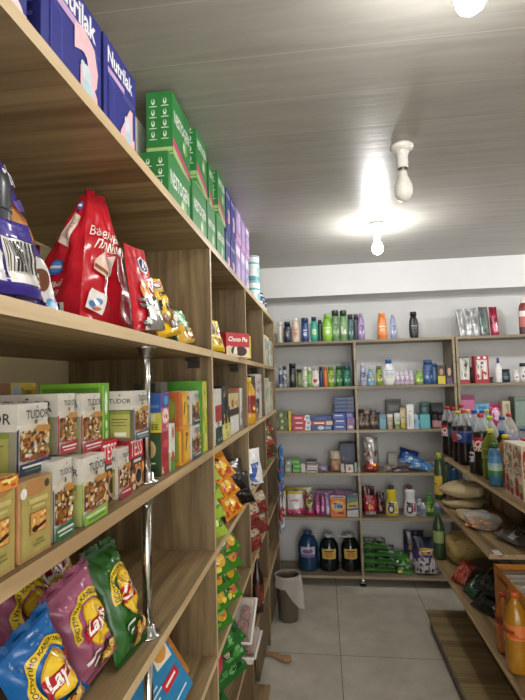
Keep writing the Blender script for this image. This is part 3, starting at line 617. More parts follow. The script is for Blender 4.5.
gold = lambda top=None: dict(front=[('r',.0,.0,1,.015,'#c99a6a'),('r',.05,.04,.95,.96,'#a89a58'),('e',.5,.88,.42,.1,'#b07f4c'),('e',.1,.85,.1,.07,'#e0ddd2'),('e',.83,.90,.08,.055,'#4a4434'),('t','~',.55,.72,.6,'#c6b574'),('t','~',.55,.64,.4,'#c6b574'),('r',.28,.3,.8,.57,'#8a5c2c'),('r',.3,.31,.78,.56,'#d59a52'),('s',.31,.32,.77,.55,['#e8b65e','#b5642c','#f0d08a','#a8552a'],14,6,.2),('e',.42,.36,.1,.04,'#3f2616'),('p',[(.4,.33),(.76,.38),(.74,.42),(.42,.37)],'#3f2616'),('r',.42,.2,.68,.215,'#6f6638'),('r',.35,.15,.72,.165,'#6f6638')]+([('r',0,.86,1,1,'#d9913a'),('s',.0,.86,1,1,['#e7c33a','#c4522c','#f2dc7a','#8f3a24'],10,2)] if top else []), left=[('r',.1,.05,.9,.95,'#8f8348')])
XT = -.371
g0 = LI('tea_carton', 'gold tea carton with orange top band at the left edge of the tea shelf', 'box', -24, 15.5, (15, 473), XT, Z3, .06, '#b49a5a', gold(True), 'gold tea cartons', sides={'left':'#7d6b3a'})
g1 = LI('tea_carton', 'gold-green tea carton with orange picture, in front below the navy banded carton', 'box', 18.5, 51.5, (18.5, 484), XT, Z3, .06, '#b08a5c', gold(), 'gold tea cartons', sides={'left':'#c08c5e'})
td = LI('tea_carton', 'white tea carton with green and red foot, right behind the gold carton', 'box', 51.8, 72, (60, 460), -.376, Z3, .06, '#c9c3b8', tudor('#2f6b45', '#e0dcd0'), 'picture tea cartons, lower row')
tl = LI('tea_carton', 'white tea carton with lime green edges standing at the shelf front', 'box', 81, 105, (82, 459), -.371, Z3, .062, '#d2cdc2', tudor('#86b23a', '#3f7a34'), 'picture tea cartons, lower row', sides={'left':'#9aa060'})
def tess(): return dict(front=[('r',0,.62,1,1,'#c4222e'),('t','TESS',.5,.81,.82,'#f3ecec',{'tall':1.5,'bold':.0}),('r',0,.5,1,.62,'#3c332f'),('t','~',.55,.56,.55,'#cfc4ba'),('r',0,0,1,.5,'#7a4a30'),('s',0,0,1,.5,['#d08a4a','#5a3120','#a8623a','#e0b890','#3a241a'],20,7,.18),('e',.58,.24,.26,.19,'#b79a6e'),('e',.58,.25,.2,.14,'#2c211a'),('e',.9,.4,.1,.12,'#e0843a')], top=[('r',.05,.05,.95,.95,'#a81e2a')])
LI('tea_carton', 'red topped tea carton with white S lettering behind the lime edged carton', 'box', 101, 117.5, (117, 438), -.40, Z3, .06, '#b52832', tess(), 'red topped tea cartons')
LI('tea_carton', 'small white tea carton with red foot between the two red topped cartons', 'box', 117.8, 129, (118, 449), -.387, Z3, .05, '#cfc8bd', tudor('#a8303a'), 'picture tea cartons, lower row')
ts = LI('tea_carton', 'red topped tea carton with a spoon of tea leaves, right beside the post', 'box', 129, 143.2, (129, 440), -.388, Z3, .10, '#a8222d', tess(), 'red topped tea cartons')
# lower cartons behind the front row, so the upper row rests on something
zu = g1['_h']; hu = td['_h']
tk = LI('tea_carton', 'white tea carton with navy edges, its picture front above the gold carton', 'box', 15.5, 48, (48, 402), -.398, Z3+zu, .085, '#c9c4ba', tudor('#24304f', '#3f7a4c'), 'picture tea cartons, upper row', sides={'left':'#8c8a72'})
zb = onX(75, 464, -.40).z-Z3
tr1 = LI('tea_carton', 'white tea carton with red edges, left one of the pair in the upper row', 'box', 57, 75, (57, 394), -.405, Z3+hu, .10, '#cac4ba', tudor('#a72c38', '#d9ccc8'), 'picture tea cartons, upper row', sides={'left':'#8c8a72'})
tr2 = LI('tea_carton', 'white red-edged tea carton right before the tall green box', 'box', 80.5, 100.5, (80.5, 394), -.40, Z3+tl['_h'], .05, '#cac4ba', tudor('#a72c38', '#d9ccc8'), 'picture tea cartons, upper row', sides={'left':'#8c8a72'})
LI('tea_carton', 'tall bright green tea carton behind the red edged tea cartons', 'box', 101.5, 109.5, (101.5, 383), -.415, Z3, .125, '#74b32e', dict(front=[('r',0,0,1,1,'#5f9c2a'),('r',.1,.02,.2,.98,'#a8d060'),('e',.55,.82,.2,.1,'#d9e6c8'),('p',[(.35,.76),(.55,.95),(.75,.76)],'#e4eed6'),('e',.55,.64,.16,.04,'#c5dba8'),('e',.55,.55,.16,.04,'#c5dba8'),('p',[(.2,.3),(.45,.2),(.9,.5),(.55,.35)],'#e2ecd0'),('r',.2,.04,.8,.16,'#3f7f2a')], left=[('r',.05,.9,.95,.96,'#5c8f2a')]), sides={'left':'#7db53a','top':'#4a8a2a'})
tg = LI('tea_carton', 'grey-footed tea carton on a red topped carton before the post', 'box', 133, 147, (133, 391), -.372, Z3+ts['_h'], .055, '#c8c3ba', tudor('#50606a', '#8fa0a8'), 'picture tea cartons, upper row', sides={'left':'#5a5648'})
def yfr(px, X): return ylen(px, X, Z3+.1)
gb = LI('tea_carton', 'dark green tea carton with leaf picture just past the chrome post', 'box', 161, 169, (161, 433), -.378, Z3, .055, '#a8303a', dict(front=[('r',0,.62,1,1,'#9c2a32'),('s',.05,.05,.95,.6,['#c45a5a','#e3c8b0','#7c2428','#b8404a'],12,3),('e',.5,.72,.4,.1,'#c4484e')], left=[('r',0,0,1,1,'#2f4a2c'),('e',.55,.62,.22,.2,'#c9b27a'),('e',.55,.58,.16,.16,'#b79a5c'),('e',.4,.38,.16,.1,'#3f6a3c'),('t','~',.55,.3,.4,'#cfd6b8'),('r',.15,.08,.9,.2,'#28402a')]), 'mixed tea cartons past the post')
bb = LI('tea_carton', 'blue and yellow tea carton stacked on the dark green carton past the post', 'box', 161, 169, (161, 393), -.378, Z3+gb['_h'], .055, '#c06878', dict(front=[('r',0,.62,1,1,'#5a4a9a'),('e',.6,.8,.28,.12,'#3f9ac0'),('e',.5,.4,.4,.2,'#e8d8c8'),('s',.1,.05,.95,.5,['#b8404a','#e8c8b8','#8c2a3a'],10,5)], left=[('r',0,0,1,.5,'#b9b54a'),('r',0,.5,1,1,'#33569a'),('r',.15,.28,.75,.46,'#d0cc9a'),('t','NTEE',.5,.14,.75,'#4a4a2a'),('r',.1,.62,.9,.7,'#5577b0'),('r',0,.0,1,.06,'#e0bf2a')]), 'mixed tea cartons past the post')
LI('tea_carton', 'dark top carton lying on the blue and yellow tea carton', 'box', 160.5, 167.5, None, -.385, Z3+gb['_h']+bb['_h'], .07, '#4a4a40', dict(left=[('r',.05,.1,.8,.9,'#26261f')]), h=.026)
LI('tea_carton', 'slim white carton with green foot between the dark green and the orange cartons', 'box', 170.5, 175, (170.5, 424), -.374, Z3, .05, '#d5d6cc', dict(front=[('e',.55,.8,.25,.12,'#b05a4a'),('r',0,0,1,.3,'#5a8a4a'),('e',.5,.3,.3,.12,'#c04a3a')], left=[('r',0,0,1,.4,'#9ab07c')]))
ol = LI('tea_carton', 'orange tea carton with green panel, lower of the two orange ones', 'box', 181, 190, (181, 428), -.372, Z3, .06, '#d99a2a', dict(front=[('r',.05,.03,.2,.97,'#b56a1c'),('r',.3,.08,.9,.9,'#e0b23a'),('p',[(.5,.3),(.7,.7),(.6,.72),(.45,.4)],'#3c2a1a'),('e',.62,.78,.16,.06,'#8c3a1c')], left=[('r',.1,.08,.9,.92,'#7f8c34'),('r',.0,.9,1,1,'#b4642a')]), 'orange tea cartons')
LI('tea_carton', 'orange tea carton with green oval panel, on top of the other orange one', 'box', 179.5, 187.5, (179.5, 392), -.374, Z3+ol['_h'], .08, '#dd9a28', dict(front=[('r',.05,.03,.25,.97,'#b5601c'),('r',.35,.08,.9,.9,'#e6b23a'),('p',[(.55,.3),(.75,.7),(.62,.72),(.48,.4)],'#3c2a1a')], left=[('r',.0,.0,1,1,'#a8522a'),('e',.5,.5,.4,.42,'#77782c'),('e',.5,.5,.34,.36,'#858a34')]), 'orange tea cartons')
t4 = LI('tea_carton', 'white tea carton with grey foot, lower one near the upright panel', 'box', 191.8, 200, (191.8, 426), -.37, Z3, .06, '#cdc8be', tudor('#4f5a62'), 'picture tea cartons, lower row')
LI('tea_carton', 'white tea carton with grey foot, upper one near the upright panel', 'box', 191.8, 199, (192, 391), -.374, Z3+t4['_h'], .06, '#cdc8be', tudor('#3f4a52'), 'picture tea cartons, upper row')
LI('tea_carton', 'tall green and yellow tea carton beside the upright panel', 'box', 200.8, 207.3, (201, 381), -.368, Z3, .1, '#8fae2a', dict(front=[('r',.0,.0,.25,1,'#4f8a2a'),('r',.3,.02,1,.98,'#c6c63a'),('s',.35,.05,.95,.95,['#e8e27a','#9ab02a','#f0ecb0','#6f9a2a'],20,4)], left=[('r',0,0,1,1,'#4a8a2c')]))
# cartons at the back of the tea shelf
LI('tea_carton', 'grey and black carton behind the navy edged tea carton', 'box', 2, 26, (26, 402), -.52, Z3, .09, '#8c8880', dict(front=[('r',.3,.82,.95,.9,'#4a3a34'),('r',0,0,1,.7,'#6f6a60')], left=[('r',0,0,1,1,'#2b2724')]))
yb0 = onX(26, 402, -.52).z-Z3
LI('fruit_tea_carton', 'flat dark red and yellow carton on top of the cartons at the back left', 'box', -2, 36, (10, 383), -.545, Z3+yb0, .08, '#7a4a2a', dict(front=[('r',.3,.0,1,1,'#b59a2a'),('e',.45,.5,.12,.4,'#8f9aa8'),('t','Yoga',.72,.5,.3,'#4a2a1c'),('s',.85,.1,1,.9,['#c04a2a','#e0c04a'],5,2)], left=[('r',0,0,1,1,'#4a1c18')]))
LI('tea_carton', 'grey topped tea carton between the navy and the red edged cartons', 'box', 36, 60, (36, 394), -.535, Z3, .07, '#a9a69e', tudor('#6f7a4a'))
LI('tea_carton', 'brown carton at the back left of the tall green carton', 'box', 66, 80, (66, 385), -.60, Z3, .06, '#4f2f22', dict(front=[('r',.1,.1,.9,.9,'#5f3a2a')]))
# --- fourth shelf: crisps
Z4 = SZ[3]
def chips(col, dk, text='ДОСТУПНО КАЖДОМУ'):
    return [('r',0,.0,1,.04,dk),('r',0,.96,1,1,dk),('a',.60,.55,.34,.47,195,25,'#dfbd2a'),('at',text,.60,.55,.405,192,28,.075,'#3a2f1a'),('e',.61,.53,.28,.22,'#c9951c'),('e',.61,.53,.255,.2,'#e8c035'),('p',[(.26,.44),(.92,.47),(.98,.60),(.33,.60)],'#a81c28'),('t',"Lay's",.62,.525,.5,'#f5efe8',{'bold':.03,'shear':.2,'tall':1.25}),('t','~',.35,.27,.3,'#e8e6de',{'shear':.3,'rot':12}),('t','~',.4,.21,.2,'#e8e6de',{'shear':.3,'rot':12}),('e',.66,.15,.26,.11,'#3a2a1a'),('s',.46,.06,.9,.25,['#d9ad55','#c8963c','#e8cb7c','#b98530'],14,3,.3)]
def crisp(label, X, y, rot, w, h, col, dk, seed, group='crisp bags leaning on the fourth shelf'):
    return bag('crisp_bag', label, 'crisps', (X, y, Z4), rot, w, h, .06, col, chips(col, dk), seed, 'pillow', group, seal=dk, crumple=1.1, nu=22, nv=26, maxlen=.012, rest=Z4+.003, pinch=.2)
crisp('blue crisp bag in front at the bottom left, tilted, with its crest toward the aisle', -.412, .73, (-.12, -.40, R90-.3), .112, .168, '#1d62a6', '#16508a', 31)
crisp('blue crisp bag behind, cut off by the left edge of the photo', -.49, .63, (-.14, -.3, R90-.25), .125, .19, '#1a5a98', '#134878', 33)
crisp('pink crisp bag in front, between the blue and the green crisp bags', -.422, .862, (-.14, -.30, R90-.25), .118, .188, '#a9617e', '#8a4a64', 35)
crisp('pink crisp bag behind the front blue one, half hidden', -.52, .86, (-.12, -.36, R90-.2), .13, .21, '#9c5873', '#7f4560', 37)
crisp('pink crisp bag at the far left behind the blue bags', -.61, .74, (-.12, -.2, R90-.2), .13, .22, '#96546e', '#7a415a', 39)
crisp('green crisp bag standing right at the shelf front next to the chrome post', -.394, .957, (-.36, -.02, R90-.12), .118, .215, '#2a5f26', '#1f481b', 41)
crisp('dark green crisp bag at the back, under the tea shelf', -.585, 1.03, (-.1, -.42, R90-.3), .18, .225, '#26491f', '#1b3716', 43)
# --- fifth shelf, first bay
blue = [('r',0,0,1,1,'#2f7fae'),('p',[(.62,.55),(.95,.5),(.98,.8),(.66,.84)],'#e6dcc8'),('e',.8,.67,.13,.11,'#d99a4a'),('r',.1,.68,.42,.80,'#c22a34'),('t','~',.26,.74,.26,'#f2e9e6'),('r',.08,.45,.5,.47,'#d3e2ea'),('r',.08,.39,.55,.41,'#d3e2ea'),('r',.08,.33,.45,.35,'#d3e2ea'),('r',.55,.28,.9,.4,'#c22a34'),('t','~',.72,.34,.25,'#f2e9e6'),('e',.3,.16,.14,.09,'#d99a4a'),('e',.33,.14,.1,.06,'#e6d6a8'),('r',.5,.1,.9,.12,'#d3e2ea'),('e',.86,.9,.07,.05,'#e0b8c0')]
o = carton('biscuit_packet', 'blue biscuit packet with red tags standing slanted on the fifth shelf', 'packet', (-.44, 1.23, SZ[4]+.004), 0, .17, .03, .215, '#2a719c', dict(front=blue), rot=(-.30, -.42, R90-.28)); o.location = (-.395, 1.20, SZ[4]+.050)
o = carton('biscuit_packet', 'orange biscuit packet with red tag partly hidden behind the blue packet', 'packet', (-.395, 1.33, SZ[4]+.004), 0, .15, .035, .13, '#c9853a', dict(front=[('r',0,0,1,1,'#c4803a'),('s',.05,.05,.95,.95,['#d99a52','#a8642a','#e0b070'],18,3),('r',.5,.62,.9,.84,'#c22a34'),('t','~',.7,.73,.3,'#f2e9e6'),('r',.1,.1,.5,.4,'#3a86ae')]), rot=(-.28, -.42, R90-.28)); o.location = (-.425, 1.285, SZ[4]+.04)

# --- second bay, third shelf: packets and cartons
def B2(name, label, cat, p0, p1, top, X, z, d, base, faces, **k): return LI(name, label, cat, p0, p1, (p0, top), X, z, d, base, faces, **k)
B2('coffee_carton', 'tall white and red carton first in the second bay of the tea shelf', 'box', 215.5, 222, 389, -.368, Z3, .05, '#d6d2ca', dict(front=[('r',0,.4,1,.7,'#a8382c'),('r',0,0,1,.3,'#2d4a3a'),('s',.1,.05,.95,.4,['#d8d4cc','#1e2a24'],8,1)], left=[('r',.5,.1,1,.9,'#e4e2de')]))
B2('coffee_pouch', 'dark navy pouch behind the white and red carton', 'pouch', 222.3, 229, 386, -.376, Z3, .05, '#262b38', dict(front=[('s',.05,.05,.95,.95,['#3a5a8a','#d8c25a','#1a1d26','#6a4a2c'],18,2)]), kind='film')
B2('snack_packet', 'pale yellow packet with a crown of dark patches in the second bay', 'packet', 224.5, 231, 425, -.368, Z3, .03, '#d9cf7a', dict(front=[('s',.05,.05,.95,.95,['#efe8b0','#b8a83a','#6f7a3a'],14,5)]))
B2('coffee_carton', 'cream carton with black band and white label in the second bay', 'box', 230, 239, 394, -.376, Z3, .07, '#cfc08a', dict(front=[('r',.05,.0,.95,.42,'#e2e2e0'),('r',0,.45,1,.62,'#3a2a20'),('s',.05,.62,.95,.98,['#e8d890','#c08a3a','#a8442c'],10,3)], left=[('r',0,.3,1,.7,'#2a221c')]))
B2('cereal_carton', 'tall thin grey and white carton last in the second bay of the tea shelf', 'box', 240, 243.4, 388, -.376, Z3, .12, '#8f887a', dict(front=[('r',.0,.1,.6,1,'#e3e1da'),('s',.3,.05,1,.6,['#b8382c','#4a5a9a','#d8d4ca'],12,7)], left=[('r',.02,.94,.98,1,'#b85a3a'),('r',.05,.05,.95,.93,'#8a8272')]))
def LB(name, label, px, X, z, H, R, shape, body, cap, **k): return bottle(name, label, k.pop('cat', 'bottle'), (X, ylen(px, X, z+.05), z+.0008), R90, H, R, shape, body, cap, **k)
LB('sauce_bottle', 'small dark bottle in the shade behind the white and red carton', 216.5, -.56, Z3, .22, .03, 'wine', '#221c18', '#2b2622')
LB('honey_bottle', 'slim yellow bottle with dark label first in the third bay of the tea shelf', 249.3, -.368, Z3, .235, .035, 'bear', '#cf9a2a', '#e0c83a', lab='#8c2a1c', art_ops=[('s',.1,.1,.9,.9,['#e3c14a','#5a2a18'],8,2)], lz=(.25,.62))
B2('coffee_pouch', 'dark pouch with red patch behind the yellow bottle', 'pouch', 251.5, 256, 376, -.376, Z3, .06, '#2a1c22', dict(front=[('s',.05,.05,.95,.7,['#8a2a2a','#c9682c','#1a1418'],12,3)]), kind='film')
B2('coffee_pouch', 'white pouch with dark red ornament high on the third bay of the tea shelf', 'pouch', 256.3, 262, 374, -.376, Z3, .09, '#d8d4d2', dict(front=[('s',.1,.55,.95,.9,['#9a2a4a','#c8a0ac','#6a2038'],12,5),('r',.0,.1,.5,.45,'#2a1e1e')],left=[('s',.1,.5,.9,.9,['#9a2a4a','#7a3048'],8,5),('r',.2,0,.8,.45,'#281e1e')]), kind='film')
B2('snack_packet', 'brown and white packet at the foot of the white pouch', 'packet', 253.5, 258.5, 405, -.368, Z3, .04, '#8c6a4a', dict(front=[('s',.05,.05,.95,.95,['#e3ddd0','#3a2a20','#b8843a'],16,8)]))
for i, (a, b, tp) in enumerate([(264.9,269.4,378),(270,272.9,382)]):
    B2('diaper_pack', ['cream patterned pack in the farthest bay of the tea shelf','cream patterned pack at the very end of the tea shelf'][i], 'pack', a, b, tp, -.368, Z3, .2, '#d9d3bc', dict(front=[('s',.02,.02,.98,.98,['#7f9fae','#e8e4d4','#b8a878','#93a860'],36,i+20,.14)],left=[('s',.05,.05,.95,.95,['#e4dfcc','#b7ad88','#a8b890','#d2c69c'],26,i+4)]), group='patterned packs in the farthest bay')
# --- fourth shelf, second to fourth bay
def packet(label, px, X, z, w, h, t, col, ops, rot, seed, name='snack_packet', group=None, dz=0, style='pillow', kind='film', cat='packet', y=None, seal=None):
        return bag(name, label, cat, (X, ylen(px, X, z+.08) if y is None else y, z), rot, w, h, t, col, ops, seed, style, group, kind, .9, rest=z+dz, nu=12, nv=14, maxlen=.02, seal=seal)
lime = [('s',.05,.1,.95,.9,['#c8dc6a','#7fa828','#e4eab0','#4a7a20'],14,3,.2)]
for i, (dz, X) in enumerate([(.195,-.398),(.13,-.392),(.065,-.386),(0,-.38)]):
    packet(['topmost lime green packet of the leaning pile past the first upright panel','second lime green packet from the top of that pile','third lime green packet from the top, with red corner','lowest lime green packet of the pile, with pink tip'][i], 0, X, Z4, .12, .10, .034, '#9cba3c', lime+([('e',.2,.3,.15,.2,'#b8302c')] if i > 1 else []), (-.6, .0, R90-.5), 50+i, group='lime green noodle packets', dz=dz, y=1.665+.006*i)
oran = [('s',.05,.1,.95,.9,['#e8c42a','#b8401c','#3a2418','#d8781c','#f0dc7a'],18,3,.18)]
for i in range(3):
    packet('orange and yellow packet, '+['highest','middle','lowest'][i]+' of three slanting at the second bay front', 0, -.378+.01*i, Z4, .13, .11, .034, '#d98a1e', oran, (-.55, -.2, R90-.4), 60+i, group='orange snack packets', dz=(.155,.08,0)[i], y=1.85+.035*i)
for i in range(2):
    packet(['black packet with white lettering lying across the second bay','lower black packet leaning by the orange packets'][i], 0, -.40+.02*i, Z4, .17, .14, .05, '#1c1815', [('t','~',.5,.72,.5,'#cfcac0'),('t','~',.5,.5,.3,'#a89a80'),('s',.2,.1,.8,.35,['#4a3420','#2a1c14'],8,i)], (-.45, 0, R90-.8), 66+i, group='black snack packets', dz=(.07,0)[i], y=2.08+.05*i)
wb = [('p',[(.1,.05),(.6,.1),(.9,.6),(.5,.55)],'#2f4f9a'),('p',[(.3,.3),(.55,.32),(.6,.75),(.4,.7)],'#e8e8ea'),('r',0,.0,.18,.5,'#8a3a2c'),('e',.6,.68,.14,.1,'#e2e4ea'),('s',.1,.05,.9,.4,['#3a5aa8','#2a3a78','#d8dce4'],8,3)]
packet('white and blue sugar packet leaning in the third bay of the crisps shelf', 0, -.39, Z4, .2, .185, .05, '#dcdcdc', wb, (-.25, 0, R90-.75), 71, y=2.50, style='stand')
packet('flat white and brown packet lying below the white and blue packet', 0, -.38, Z4, .15, .09, .04, '#c9beb0', [('s',.05,.05,.95,.95,['#4a3420','#e3ddd0','#8a8074'],14,4)], (-.6, 0, R90-.3), 72, y=2.40)
for i in range(6):
    packet(['dark green','dark red','brown','dark red','green','red brown'][i]+' packet in the farthest bay of the crisps shelf, '+['top left','top right','middle left','middle right','bottom left','bottom right'][i]+' of the heap', 0, -.385-.006*(i%3), Z4, .18, .11, .034, ['#4f6a3a','#8c3a34','#7a5a3c','#a04a40','#5f7a44','#7c3a30'][i], [('s',.05,.1,.95,.9,['#d8cfbc','#6a2a24','#3f5a30','#c99a6a'],14,i,.18)], (-.55, 0, R90-.4), 80+i, group='packets heaped in the farthest bay', dz=(.18,.18,.09,.09,0,0)[i], y=3.14+(i % 2)*.26)
# --- fifth shelf, second to fourth bay
Z5 = SZ[4]
for i in range(8):
    r_, c_ = divmod(i, 2)
    packet('green crisp packet with yellow spot, '+['top','second','third','bottom'][r_]+' row '+['near','far'][c_]+' one in the second bay', 0, -.382-.005*(i % 3), Z5, .17, .10, .03, '#3f7a2c', [('e',.65,.5,.18,.28,'#d9a92a'),('e',.3,.55,.14,.2,'#e4e6d8'),('s',.05,.1,.95,.9,['#6fae3c','#2a5a1e','#e8d060','#d85a5a'],9,i,.16)], (-.6, 0, R90-.45), 90+i, group='green crisp packets in the second bay', dz=(.186,.124,.062,0)[r_], y=1.70+c_*.22)
for i in range(4):
    packet(['maroon packet with pale band, upper near','maroon packet with pale band, upper far','maroon packet, lower near','maroon packet, lower far'][i]+' one in the third bay of the fifth shelf', 0, -.385, Z5, .2, .13, .06, '#7a2f2c', [('r',.05,.55,.95,.95,'#b8a890'),('s',.05,.5,.95,.95,['#8f9a5a','#d8cfc0','#a8483c'],10,i),('s',.05,.05,.95,.5,['#5a1c1c','#9a443c'],8,i)], (-.3, 0, R90-.5), 100+i, group='maroon packets in the third bay', dz=(.11,.11,0,0)[i], y=2.48+.28*(i % 2))
# --- sixth shelf
Z6 = SZ[5]
for i in range(6):
    packet('shiny dark green bag, '+['back top','front top','back middle','front middle','back bottom','front bottom'][i]+' of the heap on the low second bay shelf', 0, (-.43,-.385)[i % 2], Z6, .19, .12, .045, '#2f6a30', [('s',.05,.1,.95,.9,['#4f9a4a','#1d4a20','#86bf7c'],10,i,.2)]+([('e',.3,.35,.14,.16,'#3a1a24'),('e',.3,.35,.1,.12,'#c8b0a0'),('e',.25,.75,.12,.1,'#d9b23a')] if i == 3 else []), (-.7, 0, R90-.45), 110+i, group='dark green bags on the low shelf', dz=(.15,.14,.075,.07,0,0)[i], y=1.72+.20*(i % 2)+.012*i)
packet('small pink packet squeezed against the upright panel on the low shelf', 0, -.375, Z6, .07, .1, .03, '#c83a5a', [('s',.1,.1,.9,.9,['#e06a84','#a82a48'],6,1)], (-.2, 0, R90), 119, y=1.648, dz=.2)
def tray(label, x, y, z, rz, tilt):
    t = thing('food_tray', label, 'tray', (x, y, z), (0, tilt, rz), 'clear lidded trays on the low shelf')
    m = MB(); w, d, h = .105, .075, .035
    for a, b, zz in ((0, 0, 0),): m.add([(-w*.85,-d*.85,0),(w*.85,-d*.85,0),(w*.85,d*.85,0),(-w*.85,d*.85,0),(-w,-d,h),(w,-d,h),(w,d,h),(-w,d,h)], [(3,2,1,0),(0,1,5,4),(1,2,6,5),(2,3,7,6),(3,0,4,7)], mat('#d9cfc6','plastic'))
    m.box((-w-.008,-d-.008,h),(w+.008,-d,h+.004),mat('#e6e0d8','plastic')); m.box((-w-.008,d,h),(w+.008,d+.008,h+.004),mat('#e6e0d8','plastic')); m.box((-w-.008,-d,h),(-w,d,h+.004),mat('#e6e0d8','plastic')); m.box((w,-d,h),(w+.008,d,h+.004),mat('#e6e0d8','plastic')); m.build('tray_base', t)
    m = MB(); rg = random.Random(int(y*100)+int(z*100))
    for i in range(12): m.lathe([(.006,0),(.02,.005),(.022,.012),(.014,.02),(.004,.023)], mat(rg.choice(['#9c5a4a','#b87c66','#8a4a3c','#c09080']),'paper'), 9, c=(rg.uniform(-.07,.07),rg.uniform(-.048,.048),.006))
    tag(m.build('biscuit_filling', t), kind='stuff')
    m = MB(); m.add([(-w,-d,h+.004),(w,-d,h+.004),(w,d,h+.004),(-w,d,h+.004),(-w*.9,-d*.88,h+.028),(w*.9,-d*.88,h+.028),(w*.9,d*.88,h+.028),(-w*.9,d*.88,h+.028)], [(0,1,5,4),(1,2,6,5),(2,3,7,6),(3,0,4,7),(4,5,6,7)], clear('#f4f0ee', .93)); m.build('lid', t)
tray('clear lidded biscuit tray, lower of the two on the low shelf', -.395, 2.163, Z6+.0015, R90, 0)
tray('clear lidded biscuit tray, upper one tipped on the other', -.41, 2.16, Z6+.115, R90, -.45)
LB('sauce_bottle', 'tall white squeeze bottle with pointed tip on the low shelf of the third bay', 255.5, -.385, Z6, .28, .034, 'spout', '#d3c4b2', '#d9cdbd', cap_r=.36, lab='#cfc0ae', art_ops=[('s',.1,.2,.9,.8,['#b8a894','#a8684a'],6,2)], lz=(.05,.2))
LB('sauce_bottle', 'dark brown sauce bottle with tan cap behind the white squeeze bottle', 257.8, -.372, Z6, .284, .033, 'wine', '#2b1712', '#b89a6c', lab='#5a2a22', art_ops=[('s',.1,.1,.9,.9,['#d8c8b0','#2a1412','#8a3a2c'],10,3)], lz=(.12,.5))
# --- sachets hanging at the end of the unit
st = thing('sachet_strip', 'strips of blue, white and red sachets hanging at the far end of the left unit', 'sachets', (-.325, 3.5, 1.14), R90)
rg = random.Random(5)
for c in range(2):
    for i in range(7):
        m = bag_mb(.085, .088, .022, ['#3f7fc4','#4a88c8','#3a72b4','#6a6ca8','#c9cad4','#a83a3a','#c4cad2'][i], [('s',.08,.1,.92,.9,[['#6aa0d8','#2f5fa8'],['#7fb0de','#d8e2ec'],['#dfe4ea','#5a88c4'],['#e3e0ea','#4a4a8c'],['#8a8cc0','#f0f0f2'],['#e4d0cc','#8a2a2c'],['#6a88b0','#f0f0f0']][i],7,i+c,.2)], 130+i+10*c, 'pillow', nu=8, nv=8, maxlen=.03)
        m.build('sachet', st, ((c-.5)*.09, -.006*c, -.088*(i+1)), (rg.uniform(-.1,.1), rg.uniform(-.08,.08), rg.uniform(-.2,.2)))
m = MB(); m.tube([(-.085,.022,.001),(.085,.022,.001)], .003, chrome, 8); m.tube([(-.0,.022,.001),(-.0,.034,.001)], .003, chrome, 8); m.build('hanger_hook', st)
# --- bin and stick on the floor
bt = thing('waste_bin', 'brown-grey waste bin with clear liner on the floor by the left unit', 'bin', (-.279, 3.33, 0), .2)
m = MB(); m.lathe([(.06,0),(.064,.004),(.082,.285),(.086,.29),(.086,.298),(.078,.298),(.076,.285),(.058,.012)], mat('#5c5244','plastic'), 8, 1, .85); m.build('bin_body', bt)
m = MB(); N = 40; prof = [(.074,.26),(.082,.301),(.088,.302),(.092,.26),(.098,.2),(.102,.13),(.106,.08)]; vs = []
for j, (r, z) in enumerate(prof):
    for k in range(N):
        a = 2*math.pi*k/N; w = 1+.04*math.sin(7*a+j*.6)+.03*math.sin(13*a+j)
        side = max(0, math.cos(a+.3)); q = z if j < 3 else .302-(.302-z)*(.35+.65*side)
        rr = (.0885+(r-.0885)*side)*w if j > 2 else r
        vs.append((rr*math.cos(a), rr*.85*math.sin(a), max(.01, q)))
m.add(vs, [(j*N+k, j*N+(k+1)%N, (j+1)*N+(k+1)%N, (j+1)*N+k) for j in range(len(prof)-1) for k in range(N)], clear('#dcd8d0', .6, .3), True); m.build('liner_bag', bt)
m = MB(); m.tube([(-.02,0,.012),(.05,-.005,.013),(.09,-.02,.014),(.12,-.03,.014)], [.009,.011,.014,.016], wood('worn_tan_stick', 'x', '#8a6a48', '#b08a60'), 10); m.tube([(.12,-.03,.014),(.15,-.028,.016),(.165,-.02,.016)], [.016,.02,.014], mat('#94734f','paper'), 10)
tag(m.build('wooden_stick', None, (-.385, 2.90, .006), (0, 0, -.25)), 'worn tan wooden stick lying on the floor tiles, sticking out from under the left unit', 'stick')
# ------------------------------------------------------------------ goods on the back shelving unit (fronts face the camera)
YBK = 3.945
def KB(name, label, px, top, wpx, z, shape, body, cap, cat='bottle', lab=None, ops=None, lz=(.18,.62), Y=YBK, sy=.62, group=None, dz=0, **k):
    p = onY(px, top, Y); H = p.z-z-.0008-dz; R = wpx*.00408
    return bottle(name, label, cat, (p.x, Y, z+.0008+dz), k.pop('rz', 0), H, R, shape, body, cap, lab, ops, sy, group, lz, k.pop('span', 150), n=14, **k)
def KC(name, label, cat, p0, p1, top, z, base, faces=None, Y=None, d=.08, dz=0, group=None, kind='card', h=None, sides=None, yaw=0):
    Yf = Y or 3.885; a, b = onY(p0, top, Yf), onY(p1, top, Yf); h = h or a.lerp(b, .5).z-z-dz-.0008
    return carton(name, label, cat, ((a.x+b.x)/2, Yf+d/2, z+dz+.0008), yaw, b.x-a.x-.003, d, h, base, faces, group, kind, sides)
def KP(name, label, cat, p0, p1, top, z, base, ops, t=.05, Y=3.93, lean=-.12, style='stand', group=None, seed=1, kind='film', taper=.1, dz=0, rz=0, roll=0, pinch=.1):
    a, b = onY(p0, top, Y), onY(p1, top, Y); h = (a.lerp(b, .5).z-z-dz)/math.cos(lean)
    return bag(name, label, cat, ((a.x+b.x)/2, Y, z), (lean, roll, rz), b.x-a.x, h, t, base, ops, seed, style, group, kind, .7, rest=z+dz, nu=10, nv=12, maxlen=.03, taper=taper, pinch=pinch)
b1, b2, b3, b4, b5, b6 = BZS
g1 = 'shampoo bottles on the top back shelf'
st = lambda *c: [('s',.15,.1,.85,.9,list(c),8,len(c),.25)]
